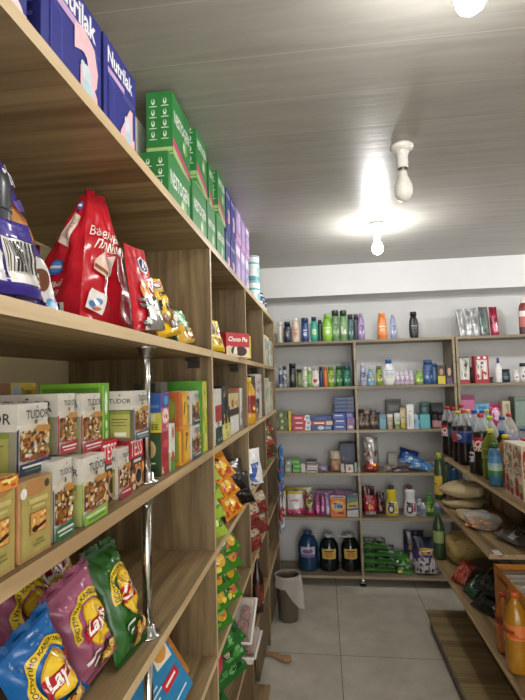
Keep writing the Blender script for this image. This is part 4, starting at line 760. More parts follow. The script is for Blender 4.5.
KB('shampoo_bottle','slim cream bottle, leftmost on the top back shelf',279.8,322,4.5,b1,'straight','#cfc7b8','#e3dfd6',group=g1,cap_r=.8)
KB('shampoo_bottle','dark navy bottle, second from the left on the top back shelf',287,322,6.6,b1,'straight','#232a42','#1d2233',group=g1,cap_r=.9,lab='#2a3350',ops=[('e',.5,.45,.15,.2,'#c9a058'),('r',.3,.7,.7,.8,'#8f9ab8')])
KB('shampoo_bottle','cream and pink bottle between the two navy bottles on the top back shelf',295.2,318,7.4,b1,'shampoo','#d9cbb9','#e6e0d4',group=g1,lab='#d8b9a6',ops=[('e',.5,.4,.2,.2,'#c08a78'),('r',.25,.72,.75,.8,'#9a7468')])
KB('shampoo_bottle','royal blue bottle left of the teal one on the top back shelf',304.6,318,7.2,b1,'straight','#2b3f78','#26345f',group=g1,cap_r=.95,lab='#34508f',ops=[('e',.5,.35,.2,.2,'#b9c4d8'),('r',.3,.65,.7,.75,'#d8dce6')])
KB('shampoo_bottle','teal green bottle with dark cap on the top back shelf',313.6,317,7.6,b1,'oval','#2f9a86','#1f3a36',group=g1,lab='#35a58f',ops=[('e',.5,.5,.22,.28,'#bcd8c8'),('e',.5,.5,.12,.16,'#d9c06a')],cap_r=.62)
KB('shampoo_bottle','narrow dark green bottle tucked behind the big lime bottle',319.6,320,4.4,b1,'straight','#2c4a34','#22382a',group=g1,cap_r=.8,Y=3.99)
KB('shampoo_bottle','big lime green bottle, widest on the left of the top back shelf',326.8,314,10,b1,'oval','#82b83a','#90c444',group=g1,cap_r=.62,lab='#8cc243',ops=[('t','~',.5,.7,.5,'#e8f0d4'),('e',.5,.38,.22,.24,'#b9d88a'),('e',.5,.36,.12,.14,'#e6ecd0')])
KB('shampoo_bottle','tall grey-green bottle with dark cap right of the lime bottle',334.9,310.5,7.6,b1,'straight','#5f8a58','#2b3b2f',group=g1,cap_r=.9,lab='#7a9c70',ops=st('#c8d4bc','#3f6a40'))
KB('shampoo_bottle','second tall grey-green bottle, left of the dark teal bottle',342.9,310.5,7.2,b1,'straight','#64905c','#2b3b2f',group=g1,cap_r=.9,lab='#7ea074',ops=st('#c8d4bc','#46724a','#d8dcc8'))
KB('shampoo_bottle','dark teal bottle left of the lavender bottles on the top back shelf',350,314.5,5.8,b1,'straight','#3c5f5c','#24302f',group=g1,cap_r=.9,lab='#4a706a',ops=st('#a8c0b8','#2a4644'))
KB('shampoo_bottle','dark violet bottle half behind the lavender bottle',355.6,314.5,5,b1,'straight','#4a4658','#3a3648',group=g1,cap_r=.9,Y=3.985)
KB('shampoo_bottle','lavender bottle just right of the first back divider on the top shelf',360.5,313.5,7,b1,'shampoo','#8f7aa8','#9a86b4',group=g1,lab='#9d88b8',ops=st('#d4c8e0','#6a5488'))
KB('shampoo_bottle','orange bottle standing alone near the middle of the top back shelf',381.5,313,8.8,b1,'shampoo','#e07f3a','#e88a44',group=g1,lab='#e88f4c',ops=[('t','~',.5,.7,.6,'#f4e4d4'),('e',.5,.4,.25,.14,'#f0b88a')],cap_r=.7)
KB('shampoo_bottle','slim lavender blue bottle right of the orange bottle',392.5,314.5,5.4,b1,'shampoo','#8d92b8','#a4a8c8',group=g1,lab='#a0a6c8',ops=st('#d8dcea','#6a72a0'))
KB('shampoo_bottle','black curved bottle, alone right of the lavender blue one',413,312,9,b1,'oval','#26272a','#1b1c1e',group=g1,lab='#2e2f33',ops=[('r',.25,.62,.75,.7,'#a8a8a8'),('r',.3,.45,.7,.49,'#8a8a8a')],cap_r=.7)
g = 'foil pouches on the top back shelf'
KP('foil_pouch','silver foil pouch, leftmost of the pouches leaning on the top back shelf','pouch',457,464.5,309,b1,'#b4b5b6',st('#9a9ca0','#d0d2d4'),group=g,seed=3,kind='foil',roll=-.05)
KP('foil_pouch','silver foil pouch with white panel, second of the leaning pouches','pouch',464,471,308,b1,'#c0c1c2',st('#e2e2e2','#8f9296'),group=g,seed=4,kind='foil')
KP('foil_pouch','silver foil pouch with dark dot, third of the leaning pouches','pouch',470.5,478,307.5,b1,'#b8b9bb',[('e',.5,.4,.12,.08,'#4a4a4e')]+st('#d8d8da','#a4a6aa'),group=g,seed=5,kind='foil')
KP('foil_pouch','dark grey foil pouch left of the red pouch','pouch',478,489,306.5,b1,'#77797c',st('#5a5c60','#909296','#5f8a70'),group=g,seed=6,kind='foil')
KP('foil_pouch','dark red foil pouch leaning at the right of the grey pouches','pouch',489,498,306.5,b1,'#9c2a44',st('#c8687c','#6a1828','#d8a0aa'),group=g,seed=7,kind='foil')
KB('spray_bottle','clear bottle fading white to dark red at the right edge of the top back shelf',523,299,10,b1,'shampoo','#7a2f2c','#d8d4d2',cap_r=.5,lab='#b8605a',ops=[('r',0,0,1,.3,'#3a1a1c'),('r',0,.75,1,1,'#e0d4d0')],lz=(.02,.66))
# second shelf
g2 = 'bottles on the second back shelf'
KB('shampoo_bottle','white and blue slim bottle, leftmost on the second back shelf',280.2,366.5,3.8,b2,'straight','#b8bcc8','#8f98b4',group=g2,cap_r=.9,lab='#3a4a78')
KB('shampoo_bottle','silver and dark striped bottle, second on the second back shelf',284.4,366,4.2,b2,'straight','#a4a8ae','#3c4048',group=g2,cap_r=.9,lab='#5a6068',ops=st('#c8ccd0'))
KB('shampoo_bottle','tall black bottle with olive label on the second back shelf',292.2,363.5,6.8,b2,'straight','#20232c','#1a1c22',group=g2,cap_r=.97,lab='#2a2e36',ops=[('e',.5,.5,.2,.3,'#6f7448')])
KB('hair_spray','olive jar with black lid right of the tall black bottle',299,369,5,b2,'straight','#6f7a4a','#22241f',group=g2,cap_r=1.05,lab='#808a58')
KB('shampoo_bottle','white bottle with green picture left of the green one',304.6,367,5.2,b2,'straight','#c8ccc0','#d4d6ce',group=g2,cap_r=.85,lab='#d8dcd0',ops=st('#5f8a4a','#a8b890'))
KB('shampoo_bottle','green bottle left of the round white bottle with red mark',309.2,367.5,5,b2,'straight','#6a9a4a','#d4d8c8',group=g2,cap_r=.8,lab='#84b060')
KB('lotion_bottle','rounded white bottle with a red heart-like mark on the second back shelf',314.8,367.5,8.2,b2,'bear','#dcd8d2','#c8aca0',group=g2,cap_r=.45,lab='#e2ded8',ops=[('e',.42,.5,.13,.16,'#a8222a'),('e',.6,.5,.13,.16,'#a8222a'),('p',[(.3,.46),(.72,.46),(.5,.1)],'#a8222a')],lz=(.12,.55))
KB('shampoo_bottle','narrow navy bottle between the white and the orange bottles',320.8,366.5,4,b2,'straight','#2c3454','#2a3048',group=g2,cap_r=.9)
KB('shampoo_bottle','narrow orange bottle left of the lime labelled one',325.2,366.5,4.2,b2,'straight','#d07238','#c86a34',group=g2,cap_r=.9)
KB('shampoo_bottle','lime green bottle with pale label on the second back shelf',330.6,366.5,6,b2,'straight','#84a838','#6a8a2c',group=g2,cap_r=.9,lab='#a4bc60',ops=st('#dce4b8','#5a7a28'))
KB('shampoo_bottle','green bottle with pale band, left of the teal bottle near the divider',338.6,366,6.8,b2,'straight','#3c7a44','#2a5a34',group=g2,cap_r=.9,lab='#4a8a50',ops=st('#c0d4a8','#24502c'))
KB('shampoo_bottle','teal green bottle next to the first divider on the second back shelf',346.6,366,7,b2,'straight','#2f7a68','#225a50',group=g2,cap_r=.9,lab='#3c8c78',ops=st('#b0d0b8','#1f5046'))
KC('hair_dye_carton','dark blue carton behind the teal bottle on the second back shelf','box',341,350,362.5,b2,'#2a3650',dict(front=[('r',.1,.1,.9,.9,'#33415e')]),Y=4.02,d=.06)
KB('deodorant','silver lavender bottle, first right of the divider on the second back shelf',362.4,363,5.4,b2,'straight','#a9a9c0','#c4c4cc',group=g2,cap_r=.85,lab='#8688a8',ops=st('#d8d8e4','#4a4c78'))
KB('shampoo_bottle','short light blue bottle with rounded shoulders',370.2,367,7.2,b2,'lotion','#7aa4bc','#a8c4d0',group=g2,cap_r=.4,lab='#5f94b4',ops=st('#d4e4ea','#c8a058'))
KB('shampoo_bottle','olive green bottle left of the large white lotion bottle',378.8,366,6.2,b2,'straight','#7c8a3c','#6f7a34',group=g2,cap_r=.8,lab='#9aa854',ops=st('#d8d8a0','#5a642a'))
KB('lotion_bottle','large white lotion bottle with blue cap on the second back shelf',388.2,359.5,11.4,b2,'oval','#dde0e2','#2f66ac',group=g2,cap_r=.55,lab='#e2e5e8',ops=[('e',.5,.55,.3,.2,'#b4b8d4'),('e',.5,.3,.22,.14,'#d8d0a8'),('r',.2,.82,.8,.9,'#8a94b8')])
for i,(px,t) in enumerate([(396.6,370),(401.2,369.5),(405.8,369.5),(410.6,371)]):
    KB('lotion_bottle',['first','second','third','fourth'][i]+' small lilac bottle right of the large white lotion bottle',px,t,4.9,b2,'shampoo','#c4bcc8','#d8d4da',group='small lilac bottles on the second back shelf',lab='#b4a4bc',ops=st('#8a6a94','#e4e0e6'))
KB('shampoo_bottle','short green bottle left of the two blue bottles',418.6,370,8,b2,'oval','#86a84c','#94b458',group=g2,cap_r=.5,lab='#9cbc64',ops=st('#dce4b4','#5a7c2c'))
KB('shampoo_bottle','large blue bottle near the second divider on the second back shelf',427.4,360,9,b2,'straight','#3c5c8c','#34527e',group=g2,cap_r=.9,lab='#486a9c',ops=st('#a8bcd4','#2a4470'))
KB('shampoo_bottle','narrow blue bottle right behind the large blue one',434.2,363,5,b2,'straight','#4a6894','#3a5684',group=g2,cap_r=.9,lab='#5678a8')
KC('hair_dye_carton','dark and yellow hair dye carton left of the second divider','box',437,445,365,b2,'#3c3430',dict(front=[('r',0,0,1,.42,'#c4b43c'),('e',.5,.68,.26,.2,'#b08a6c'),('p',[(.2,.5),(.2,.92),(.8,.92),(.8,.5),(.68,.8),(.32,.8)],'#221a18')]),group='hair dye cartons on the second back shelf')
KC('hair_dye_carton','hair dye carton with a face picture right against the second divider','box',445.6,452.2,364,b2,'#3a2c34',dict(front=[('r',0,0,1,.3,'#5a4a78'),('e',.5,.62,.28,.22,'#c8a088'),('p',[(.15,.4),(.15,.95),(.85,.95),(.85,.4),(.72,.8),(.28,.8)],'#2a1a1a')]),group='hair dye cartons on the second back shelf')
KC('cosmetics_carton','white carton with red foot, first right of the second divider','box',459,468.5,357,b2,'#cfcac6',dict(front=[('r',0,0,1,.14,'#a4242e'),('s',.1,.16,.9,.96,['#7a7c78','#e8e6e2','#3c3c3a','#9ab09c'],18,2,.2),('r',0,.96,1,1,'#4a2a2c')]))
KB('spray_bottle','small dark bottle between the white and the red carton',472,367,4.6,b2,'straight','#2c2a2c','#1f1e20',group=g2,cap_r=.9,Y=3.97)
KC('gift_carton','red gift carton with white bottles pictured on it','box',474,488.5,356,b2,'#a82632',dict(front=[('r',.12,.14,.88,.86,'#d0c4c0'),('r',.2,.14,.34,.8,'#e6e2e0'),('r',.62,.14,.78,.8,'#e6e2e0'),('s',.14,.16,.86,.82,['#6a6a68','#a82632','#c8bcb8','#3a3634'],14,4,.16),('e',.3,.94,.12,.05,'#e6dcdc'),('e',.72,.94,.12,.05,'#e6dcdc'),('p',[(.42,.1),(.58,.1),(.54,.5),(.46,.5)],'#a82632')]))
KB('tube','black and red tube lying upright low beside the gift carton',491,377,4,b2,'tube','#2a2022','#a82632',cat='tube',group=g2)
KB('spray_bottle','white spray bottle with violet blue nozzle right of the gift carton',497.6,358,6.6,b2,'lotion','#d8d8da','#4a5088',group=g2,cap_r=.35,lab='#e0e0e2')
KB('jar','dark navy jar left of a small white bottle on the second back shelf',505,369,8,b2,'straight','#24303c','#1c2630',cat='jar',group=g2,cap_r=1.0,lab='#2c3a48',ops=[('r',.25,.5,.75,.58,'#8a98a4'),('e',.5,.3,.2,.12,'#6a7884')])
KB('lotion_bottle','small white bottle right of the dark navy jar',516,370,5,b2,'straight','#dad7d0','#e2e0da',group=g2,cap_r=.8,lab='#e4e2dc',ops=[('e',.5,.5,.2,.12,'#3a3a3a')])
KB('lotion_bottle','white bottle with black cap at the right edge of the second back shelf',523.2,363,7.6,b2,'straight','#c8c8cc','#1f2024',group=g2,cap_r=.95,lab='#d4d4d8',ops=st('#4a4c58','#9a9ca8'),cap_h=1)
# third shelf
def stack(name, cat, labels, p0, p1, top, z, cols, group, ops=None, Y=3.885, d=.09):
    a, b = onY(p0, top, Y), onY(p1, top, Y); n = len(cols); h = (a.lerp(b, .5).z-z)/n
    for i, c in enumerate(cols):
        carton(name, labels[i], cat, ((a.x+b.x)/2+.004*math.sin(i*2.3), Y+d/2, z+.0008+i*h), .02*math.sin(i*1.7), b.x-a.x-.004, d, h-.001, c, dict(front=ops(i) if ops else []), group)
o3 = ['lowest','middle','topmost']; o4 = ['lowest','second lowest','second highest','topmost']
stack('tea_bag_packet','packet',[w+' green packet of the stack at the left of the third back shelf' for w in o3],277.5,287.5,412,b3,['#6a7a44','#5c6c3c','#66763e'],'green packets on the third back shelf',lambda i:[('r',.08,.2,.92,.8,'#4a5a30'),('e',.4,.5,.16,.3,'#c4c48a')])
KC('sponge_pack','thin yellow pack standing between the green and the red boxes','pack',288,291,411,b3,'#c8b42c',d=.08)
stack('toothpaste_carton','box',[w+' red and white toothpaste carton left of the blue ones on the third back shelf' for w in o3],292,310.5,415.5,b3,['#b83a4e','#b43448','#bc4054'],'red toothpaste cartons',lambda i:[('p',[(.68,0),(1,0),(1,1),(.74,1)],'#d4d6da'),('e',.86,.5,.08,.3,'#8a9ab0'),('t','~',.35,.5,.4,'#ecd8dc',{'bold':.04})])
stack('toothpaste_carton','box',['lowest blue and white toothpaste carton in the middle stack of the third back shelf','red and blue toothpaste carton in the middle stack of the third back shelf','topmost dark blue toothpaste carton in the middle stack'],311,332,416,b3,['#33508c','#a83a34','#2c4482'],'mixed toothpaste cartons',lambda i:[[('e',.45,.5,.16,.4,'#b4cce0'),('r',.65,.2,.95,.8,'#7f9cc4')],[('r',.7,.1,1,.9,'#c8beb4'),('t','~',.35,.5,.5,'#e8d8d0',{'bold':.03})],[('r',.2,.3,.7,.6,'#4c66a0')]][i])
stack('toothpaste_carton','box',[w+' blue toothpaste carton beside the first divider on the third back shelf' for w in o3],332.8,345.5,413,b3,['#2c4896','#28428c','#2e4c9a'],'blue toothpaste cartons',lambda i:[('t','~',.5,.55,.66,'#ccd6ea',{'bold':.03}),('r',.1,.1,.9,.2,'#5a78b8')])
stack('soap_carton','box',['lower white and red soap carton against the first divider','middle violet soap carton against the first divider','upper violet blue soap carton against the first divider'],346,354,412.5,b3,['#8a6a8c','#6a6ea8','#4a4c94'],'soap cartons at the first divider',lambda i:[('e',.5,.5,.3,.3,['#d8c4c8','#b84a58','#7a80c0'][i])])
hh = onY(340,412.5,3.885).z+.002
a = onY(333.5,397,3.9); b = onY(354,397,3.9); n = 4; hb = (a.z-hh)/n
for i in range(4): carton('soap_carton', o4[i]+' flat dark blue carton piled above the toothpaste cartons', 'box', ((a.x+b.x)/2, 3.935, hh+i*hb), 0, b.x-a.x-.004, .075, hb-.001, '#2b3a5e' if i % 2 else '#31436a', dict(front=[('r',.08,.25,.6,.75,'#3f5486'),('r',.68,.2,.96,.8,'#5a5a6e')]), 'dark blue cartons above the toothpaste')
# third shelf, middle bay
for i,(px,t,w,c,cp) in enumerate([(361,409,6,'#4a3a34','#2a2422'),(367,411,7,'#5c4a40','#a89a8c'),(373,407,7,'#46424a','#8a8480'),(378,412,5,'#6a5a50','#2c2a2c')]):
    KB('cosmetics_jar',['first','second','third','fourth'][i]+' brown cosmetics jar from the first divider on the third back shelf',px,t,w,b3,'straight',c,cp,cat='jar',group='brown jars on the third back shelf',cap_r=.9,lab='#7a6a5e',ops=st('#b8a898','#2c2624'),Y=3.93+.04*(i%2))
KC('wipes_pack','dusty blue tub left of the white tubes on the third back shelf','tub',379,386,414.5,b3,'#5c8a9c',dict(front=[('r',.1,.2,.9,.7,'#6a9aac')]))
for i,(px,t,w,c) in enumerate([(389.5,414,6,'#d4d0c4'),(397,413,6.4,'#d8d8dc'),(402.6,407.5,5.6,'#cfbfa0')]):
    KB('cream_tube',['leaning white cream tube','middle white cream tube with green foot','beige cream tube with yellow foot'][i]+' left of the tall white carton',px,t,w,b3,'tube',c,None,cat='tube',group='cream tubes on the third back shelf',lab=['#bcae98','#c8d0c0','#d8c8a4'][i],ops=[('r',0,0,1,.3,['#b09a7c','#7a9a4c','#c8b83c'][i]),('r',.3,.6,.7,.66,'#6a6a6a')],lz=(.05,.8),sy=.5,rz=.02)
KC('cream_carton','tall white carton with dark lettering on the third back shelf','box',406.2,413.6,404.5,b3,'#dcdcda',dict(front=[('t','~',.5,.72,.4,'#4a4a4a'),('r',.25,.1,.35,.6,'#8a8a88'),('r',.5,.2,.56,.55,'#9a9a98')]),d=.05)
stack('soap_carton','box',[w+' pale blue soap carton right of the tall white carton' for w in o3],414,419,415,b3,['#8fb0cc','#84a8c8','#96b6d0'],'pale blue soap cartons')
KC('storage_box','turquoise square box on the third back shelf','box',419.5,430,414.5,b3,'#5aa8b0',dict(front=[('r',.06,.1,.94,.9,'#66b4ba'),('r',.35,.7,.65,.78,'#4a949c')]),d=.1)
tz = onY(424.5,402,3.99)
KB('hand_mirror','round teal lid showing above the turquoise box',424.5,402,8.6,b3,'straight','#5a7c7c','#6a8c8a',cat='jar',Y=4.06,cap_r=1.02)
KC('cosmetics_carton','dark grey carton showing behind the cream tubes on the third back shelf','box',386,401,399.5,b3,'#4c4e50',dict(front=[('r',.06,.86,.94,.97,'#2c2e30'),('r',.15,.6,.85,.8,'#6a6c6e')]),Y=4.05,d=.05)
for i,(px,t) in enumerate([(434.5,411),(440,412)]):
    KB('nail_polish_jar',['left','right'][i]+' black jar with pink label next to the cola bottles on the third back shelf',px,t,5.4,b3,'straight','#33262e','#1c181c',cat='jar',group='black jars with pink labels',cap_r=.9,lab='#c08a94',lz=(.05,.45))
KC('cosmetics_carton','dark carton behind the black jars on the third back shelf','box',431,443,403,b3,'#34383c',dict(front=[('r',.1,.2,.9,.8,'#474c50')]),Y=4.04,d=.06)
# third shelf, right bay (behind the soda bottles)
KC('pads_pack','pink square pack with dark top right of the second divider on the third back shelf','pack',460.5,474.5,395,b3,'#bc6a94',dict(front=[('r',0,.85,1,1,'#7c2c54'),('s',.05,.1,.95,.8,['#d4a4c0','#9a4a78','#e4c8d8'],10,3,.2)]))
KP('pads_pack','long light blue pack with magenta rim behind the soda bottles','pack',470,490,404,b3,'#7ab0d4',st('#d4e4ee','#4a8abc'),style='pillow',t=.08,seed=9,taper=0)
KP('pads_pack','magenta rimmed pale pack right of the light blue pack','pack',489,502,404,b3,'#b83a72',[('e',.5,.55,.4,.28,'#d8b4c8')],style='pillow',t=.07,seed=10,taper=0)
KC('cosmetics_carton','beige patterned carton left of the grey-green box','box',502,510,401,b3,'#c0b49a',dict(front=st('#d8ceb4','#a08a64')))
KC('storage_box','grey-green square box at the right edge of the third back shelf','box',514,529,397,b3,'#6f8278',dict(front=[('r',.08,.08,.92,.92,'#7e9286'),('r',.08,.86,.92,.92,'#5a6c62')]),d=.12)
# fourth shelf
stack('soap_carton','box',['lower salmon red soap carton at the left of the fourth back shelf','upper salmon red soap carton at the left of the fourth back shelf'],277.5,284,459,b4,['#b4585c','#a8645a'],'salmon soap cartons')
stack('soap_carton','box',['lower grey-green soap carton left of the green one','upper grey-green soap carton left of the green one'],284.5,291.5,460,b4,['#8f9a90','#7c8a80'],'grey-green soap cartons',lambda i:[('e',.5,.5,.25,.25,'#b8c0b8')])
stack('soap_carton','box',[w+' bright green soap carton on the fourth back shelf' for w in o3],292,300.5,459.5,b4,['#4f9a3c','#46903a','#56a040'],'green soap cartons',lambda i:[('r',.1,.3,.9,.6,'#8cc47a')])
KC('soap_carton','small white carton right of the green soap cartons','box',301,305.5,464,b4,'#c4c4c4')
stack('razor_pack','box',['lower white and black pack in the middle of the fourth back shelf','middle pink and white pack in the middle of the fourth back shelf','upper black and white pack in the middle of the fourth back shelf'],306,317.5,460.5,b4,['#c8c4c2','#b49aa0','#3c3a3c'],'packs in the middle of the fourth back shelf',lambda i:[('r',.05,.3,.95,.6,['#3c3a3a','#d8d0d0','#9a9898'][i])])
KP('cotton_pack','lilac soft pack lying right of the stacked packs','pack',318,327.5,466,b4,'#8f86a8',st('#b8b0cc'),style='pillow',t=.06,seed=12,taper=0)
KP('snack_bag','brown paper-like bag with white top standing on the fourth back shelf','bag',329,341,451,b4,'#8a6a50',[('r',.1,.6,.9,.95,'#a8a494'),('e',.5,.35,.3,.2,'#b0785a')],seed=13,t=.06)
KC('diaper_pack','large dark blue pack left of the divider on the fourth back shelf','pack',339.5,355,443.5,b4,'#2a3048',dict(front=[('r',.05,.4,.9,.9,'#353e5c'),('s',.1,.05,.9,.5,['#1f2436','#4a4a5c','#5c5054'],10,2,.2)]),Y=3.97,d=.12)
KC('soap_carton','small white carton with pink mark in front of the large dark blue pack','box',345.5,353.5,465,b4,'#cfc8c4',dict(front=[('e',.5,.5,.2,.25,'#b8606a')]),d=.05)
KC('soap_carton','pale green narrow carton against the divider on the fourth back shelf','box',354.2,357.2,463,b4,'#9ab4a0',d=.05,Y=3.9)
KC('soap_carton','tilted white card carton leaning left of the white and pink carton','box',340,344,464,b4,'#b8b4ac',d=.03,yaw=.3)
# fourth shelf, middle bay
KP('clear_bag','clear bag of packets with silver top right of the divider on the fourth back shelf','bag',362,378.5,438,b4,'#9a9694',[('r',0,0,1,.2,'#a83228'),('s',0,.16,1,.36,['#c4b43c','#5a8a3a','#b83a2c'],10,3,.2),('s',.05,.4,.95,.95,['#c4c2c2','#5a5654','#8a3a34','#dad8d8'],12,4,.2)],t=.1,seed=14,kind='foil',taper=.05)
for i,(p0,p1,t,c,ro) in enumerate([(397,417,453,'#2c3f86',.30),(400,424,460,'#3a66a8',.32),(409,431,465,'#4a84b8',.22)]):
    KP('sponge_pack',['dark blue','mid blue','light blue'][i]+' flat pack lying slanted on the fourth back shelf','pack',p0,p1,t,b4,c,st('#5f84bc','#1f2f66','#a8c0d8'),t=.05,style='pillow',seed=15+i,taper=0,roll=ro,lean=-.5,Y=4.0-.055*i,group='blue packs on the fourth back shelf',dz=(.03,.015,0)[i])
KC('soap_carton','grey carton standing behind the slanted blue packs','box',388,397,453,b4,'#a8a69c',Y=4.05,d=.04)
KP('glove_pack','pale flat pack lying left of the slanted blue packs','pack',383,397,466,b4,'#8a7c74',st('#b4aaa0','#6a5a54'),style='pillow',t=.05,seed=19,taper=0,lean=-.6)
KP('glove_pack','dark purple flat pack lying under the blue packs','pack',392,410,469,b4,'#4a3444',st('#6a5064'),style='pillow',t=.03,seed=20,taper=0,lean=-.9,Y=3.89)
KP('glove_pack','white and grey flat pack at the right end of the slanted blue packs','pack',426,436,463,b4,'#9a9ea4',st('#c8ccd0','#3a4a6a'),style='pillow',t=.05,seed=21,taper=0,lean=-.4)
# fifth shelf
mag = [('r',0,0,1,.22,'#a42a5e'),('r',0,.86,1,1,'#b8a82c'),('e',.5,.58,.3,.14,'#b8c4bc'),('t','~',.5,.6,.5,'#b83a72',{'shear':.2}),('p',[(0,.2),(1,.3),(1,.22),(0,.12)],'#c8487c')]
KP('detergent_pouch','white and magenta detergent pouch at the left end of the fifth back shelf','pouch',278.5,286,492,b5,'#ccc6c4',mag,seed=22,group='white and magenta pouches')
KP('detergent_pouch','white and magenta detergent pouch second from the left on the fifth back shelf','pouch',286.5,303,491.5,b5,'#d0cac8',mag,seed=23,group='white and magenta pouches')
KP('detergent_pouch','magenta pouch with dark oval yellow badge on the fifth back shelf','pouch',303.5,314.5,495,b5,'#9a2c5c',[('e',.5,.58,.42,.38,'#26281f'),('e',.5,.62,.32,.26,'#a8a03c'),('e',.5,.66,.24,.12,'#3c3c22'),('e',.5,.46,.22,.08,'#c8c48c'),('r',0,0,1,.18,'#a82c54')],seed=24)
KP('detergent_pouch','yellow topped pouch lying behind the white and magenta pouches','pouch',280,312,488,b5,'#a89a2c',st('#c4b43c','#7a7022'),seed=25,Y=4.04,taper=0)
for i,(p0,p1) in enumerate([(314.8,319.8),(319.9,324.8)]):
    KP('detergent_pouch',['left','right'][i]+' of the two narrow magenta pouches on the fifth back shelf','pouch',p0,p1,493,b5,'#a43a80',[('e',.5,.7,.35,.12,'#d48ab8'),('e',.5,.3,.35,.14,'#d0a0c4'),('s',.1,.1,.9,.9,['#7c2460','#c46aa4'],6,i,.25)],seed=26+i,group='narrow magenta pouches')
KP('detergent_pouch','narrow lilac and white pouch left of the orange powder pack','pouch',324.8,330,494,b5,'#b8aac4',st('#e0dae4','#7a5a94'),seed=28)
KC('powder_pack','orange washing powder pack on the fifth back shelf','pack',330,345.5,495.5,b5,'#cf6a2c',dict(front=[('r',0,.86,1,1,'#c8c0b8'),('r',.05,.88,.9,.95,'#8a4a7c'),('e',.5,.5,.46,.28,'#d8a03a'),('e',.5,.5,.36,.2,'#c8c0a0'),('t','Tide',.5,.52,.62,'#2c3f8a',{'bold':.06,'tall':1.4}),('r',.5,.14,.85,.22,'#2c2a4a')]),kind='film')
KC('powder_pack','blue and white washing powder pack left of the divider on the fifth back shelf','pack',346.5,358,495,b5,'#b8bcc0',dict(front=[('r',0,.62,1,1,'#5a7a78'),('r',0,.86,1,1,'#4a5c64'),('p',[(0,.3),(1,.4),(1,.72),(0,.6)],'#c0a83c'),('t','~',.5,.5,.7,'#3a4a7a',{'bold':.05,'tall':1.4}),('p',[(0,.28),(1,.34),(1,.42),(0,.36)],'#3a4478')]),kind='film',d=.07)
for i in range(2): carton('wipes_pack',['left','right'][i]+' purple flat pack laid on top of the washing powder packs','pack',(onY((325,344)[i],491,3.9).x,3.92,onY(340,494.8,3.885).z+.002),0,.135,.07,.028,'#5c2c5e',dict(front=[('s',.05,.1,.95,.9,['#9a4a8c','#3c1c44','#c4a0b8'],8,i,.2)]),'purple flat packs','film')
# fifth shelf, middle bay
KP('detergent_pouch','burgundy pouch with red and gold picture right of the divider on the fifth back shelf','pouch',363,377,496,b5,'#8a2430',[('e',.5,.5,.4,.3,'#b43038'),('e',.5,.42,.2,.14,'#c8a04a'),('r',.1,.04,.9,.2,'#8a8a8c'),('e',.25,.62,.08,.06,'#d8c8b4')],t=.08,seed=30)
KP('detergent_pouch','dark burgundy pouch standing taller behind the red and gold one','pouch',361.5,375,487,b5,'#5a1c2c',st('#7a2c3c','#3a101c'),t=.06,Y=4.03,seed=31)
KP('detergent_pouch','dark red pouch between the gold pictured pouch and the yellow bottle','pouch',375.5,384.5,493,b5,'#4f1c26',st('#7c3038','#2c0e14'),t=.05,seed=32,Y=3.99)
def cleaner(label, px, col, capc, name='cleaner_bottle'):
    KB(name,label,px,485.5,12.2,b5,'cream',col,capc,group='cream cleaner bottles on the fifth back shelf',cap_r=.42,lab='#d8d4c0' if col != '#d4d4d2' else '#d8d0d0',lz=(.1,.46),ops=[('t','Cif',.42,.5,.7,'#2c2a3a' if col != '#d4d4d2' else '#3a3440',{'bold':.05,'rot':90}),('r',.0,.0,.14,1,col),('p',[(.62,.1),(.85,.1),(.85,.9),(.7,.9)],'#c8b42c' if col != '#d4d4d2' else '#b8586c')])
cleaner('yellow cream cleaner bottle with dark cap on the fifth back shelf',391,'#c9b52a','#3a3c44')
cleaner('white cream cleaner bottle with dark red cap on the fifth back shelf',409.4,'#d4d4d2','#7a2432')
for i,(px,t) in enumerate([(419.3,499),(422.8,503)]):
    KB('lotion_bottle',['taller','shorter'][i]+' small white bottle right of the white cream cleaner',px,t,5.6,b5,'straight','#b8bcc0','#d0d2d4',group='small white bottles on the fifth back shelf',cap_r=.6,lab='#7a84a0',lz=(.2,.6),Y=3.92+.05*(1-i))
KB('dish_soap_bottle','green dish soap bottle right of the small white bottles',429,493,8,b5,'shampoo','#3f7a34','#4a8a3c',cap_r=.45,lab='#88a848',ops=st('#c8c87c','#2c5a24'))
KB('lotion_bottle','small pale bottle at the right of the green dish soap bottle',437,500,6.4,b5,'straight','#a8acb4','#c4c8cc',group='small white bottles on the fifth back shelf',cap_r=.6,lab='#6a7494',lz=(.2,.6))
# bottom shelf
def jug(label, px, top, w, body, lab, ops, capc, hs=1):
    r = KB('water_jug',label,px,top,w,b6,'jug',body,capc,sy=1,Y=4.0,cap_r=.42,lab=lab,ops=ops,lz=(.36,.64),span=85,cat='jug',body_mat=mat(body,'glossy'))
    m = MB(); R = w*.00408; H = onY(px,top,4.0).z-b6
    m.tube([(hs*R*.38, -.01, H*.905),(hs*R*.6,-.02,H*.935),(hs*R*.95,-.04,H*.95),(hs*R*1.02,-.045,H*.975)], .007, mat('#cfcfcd','plastic'), 8); m.build('carry_handle', r)
pk = [('r',.03,.03,.97,.97,'#c8b05a'),('e',.5,.45,.3,.3,'#b87a34'),('t','~',.5,.8,.6,'#5a3a1c')]
jug('big blue ribbed jug at the left of the bottom back shelf',307.5,530.5,20,'#1c3a5c','#b8bcc8',[('r',0,.0,1,.35,'#7a6a9a'),('e',.5,.6,.35,.2,'#4a5a94'),('t','~',.5,.7,.6,'#a83a54',{'rot':15})],'#2a4a6c')
jug('dark jug with yellow label in the middle of the bottom back shelf',328.3,533.5,19.4,'#12181a','#c0a84e',pk,'#b8bab8')
jug('dark jug with yellow label left of the divider on the bottom back shelf',349.6,533.5,18,'#101618','#c0a84e',pk,'#b4b6b4',-1)
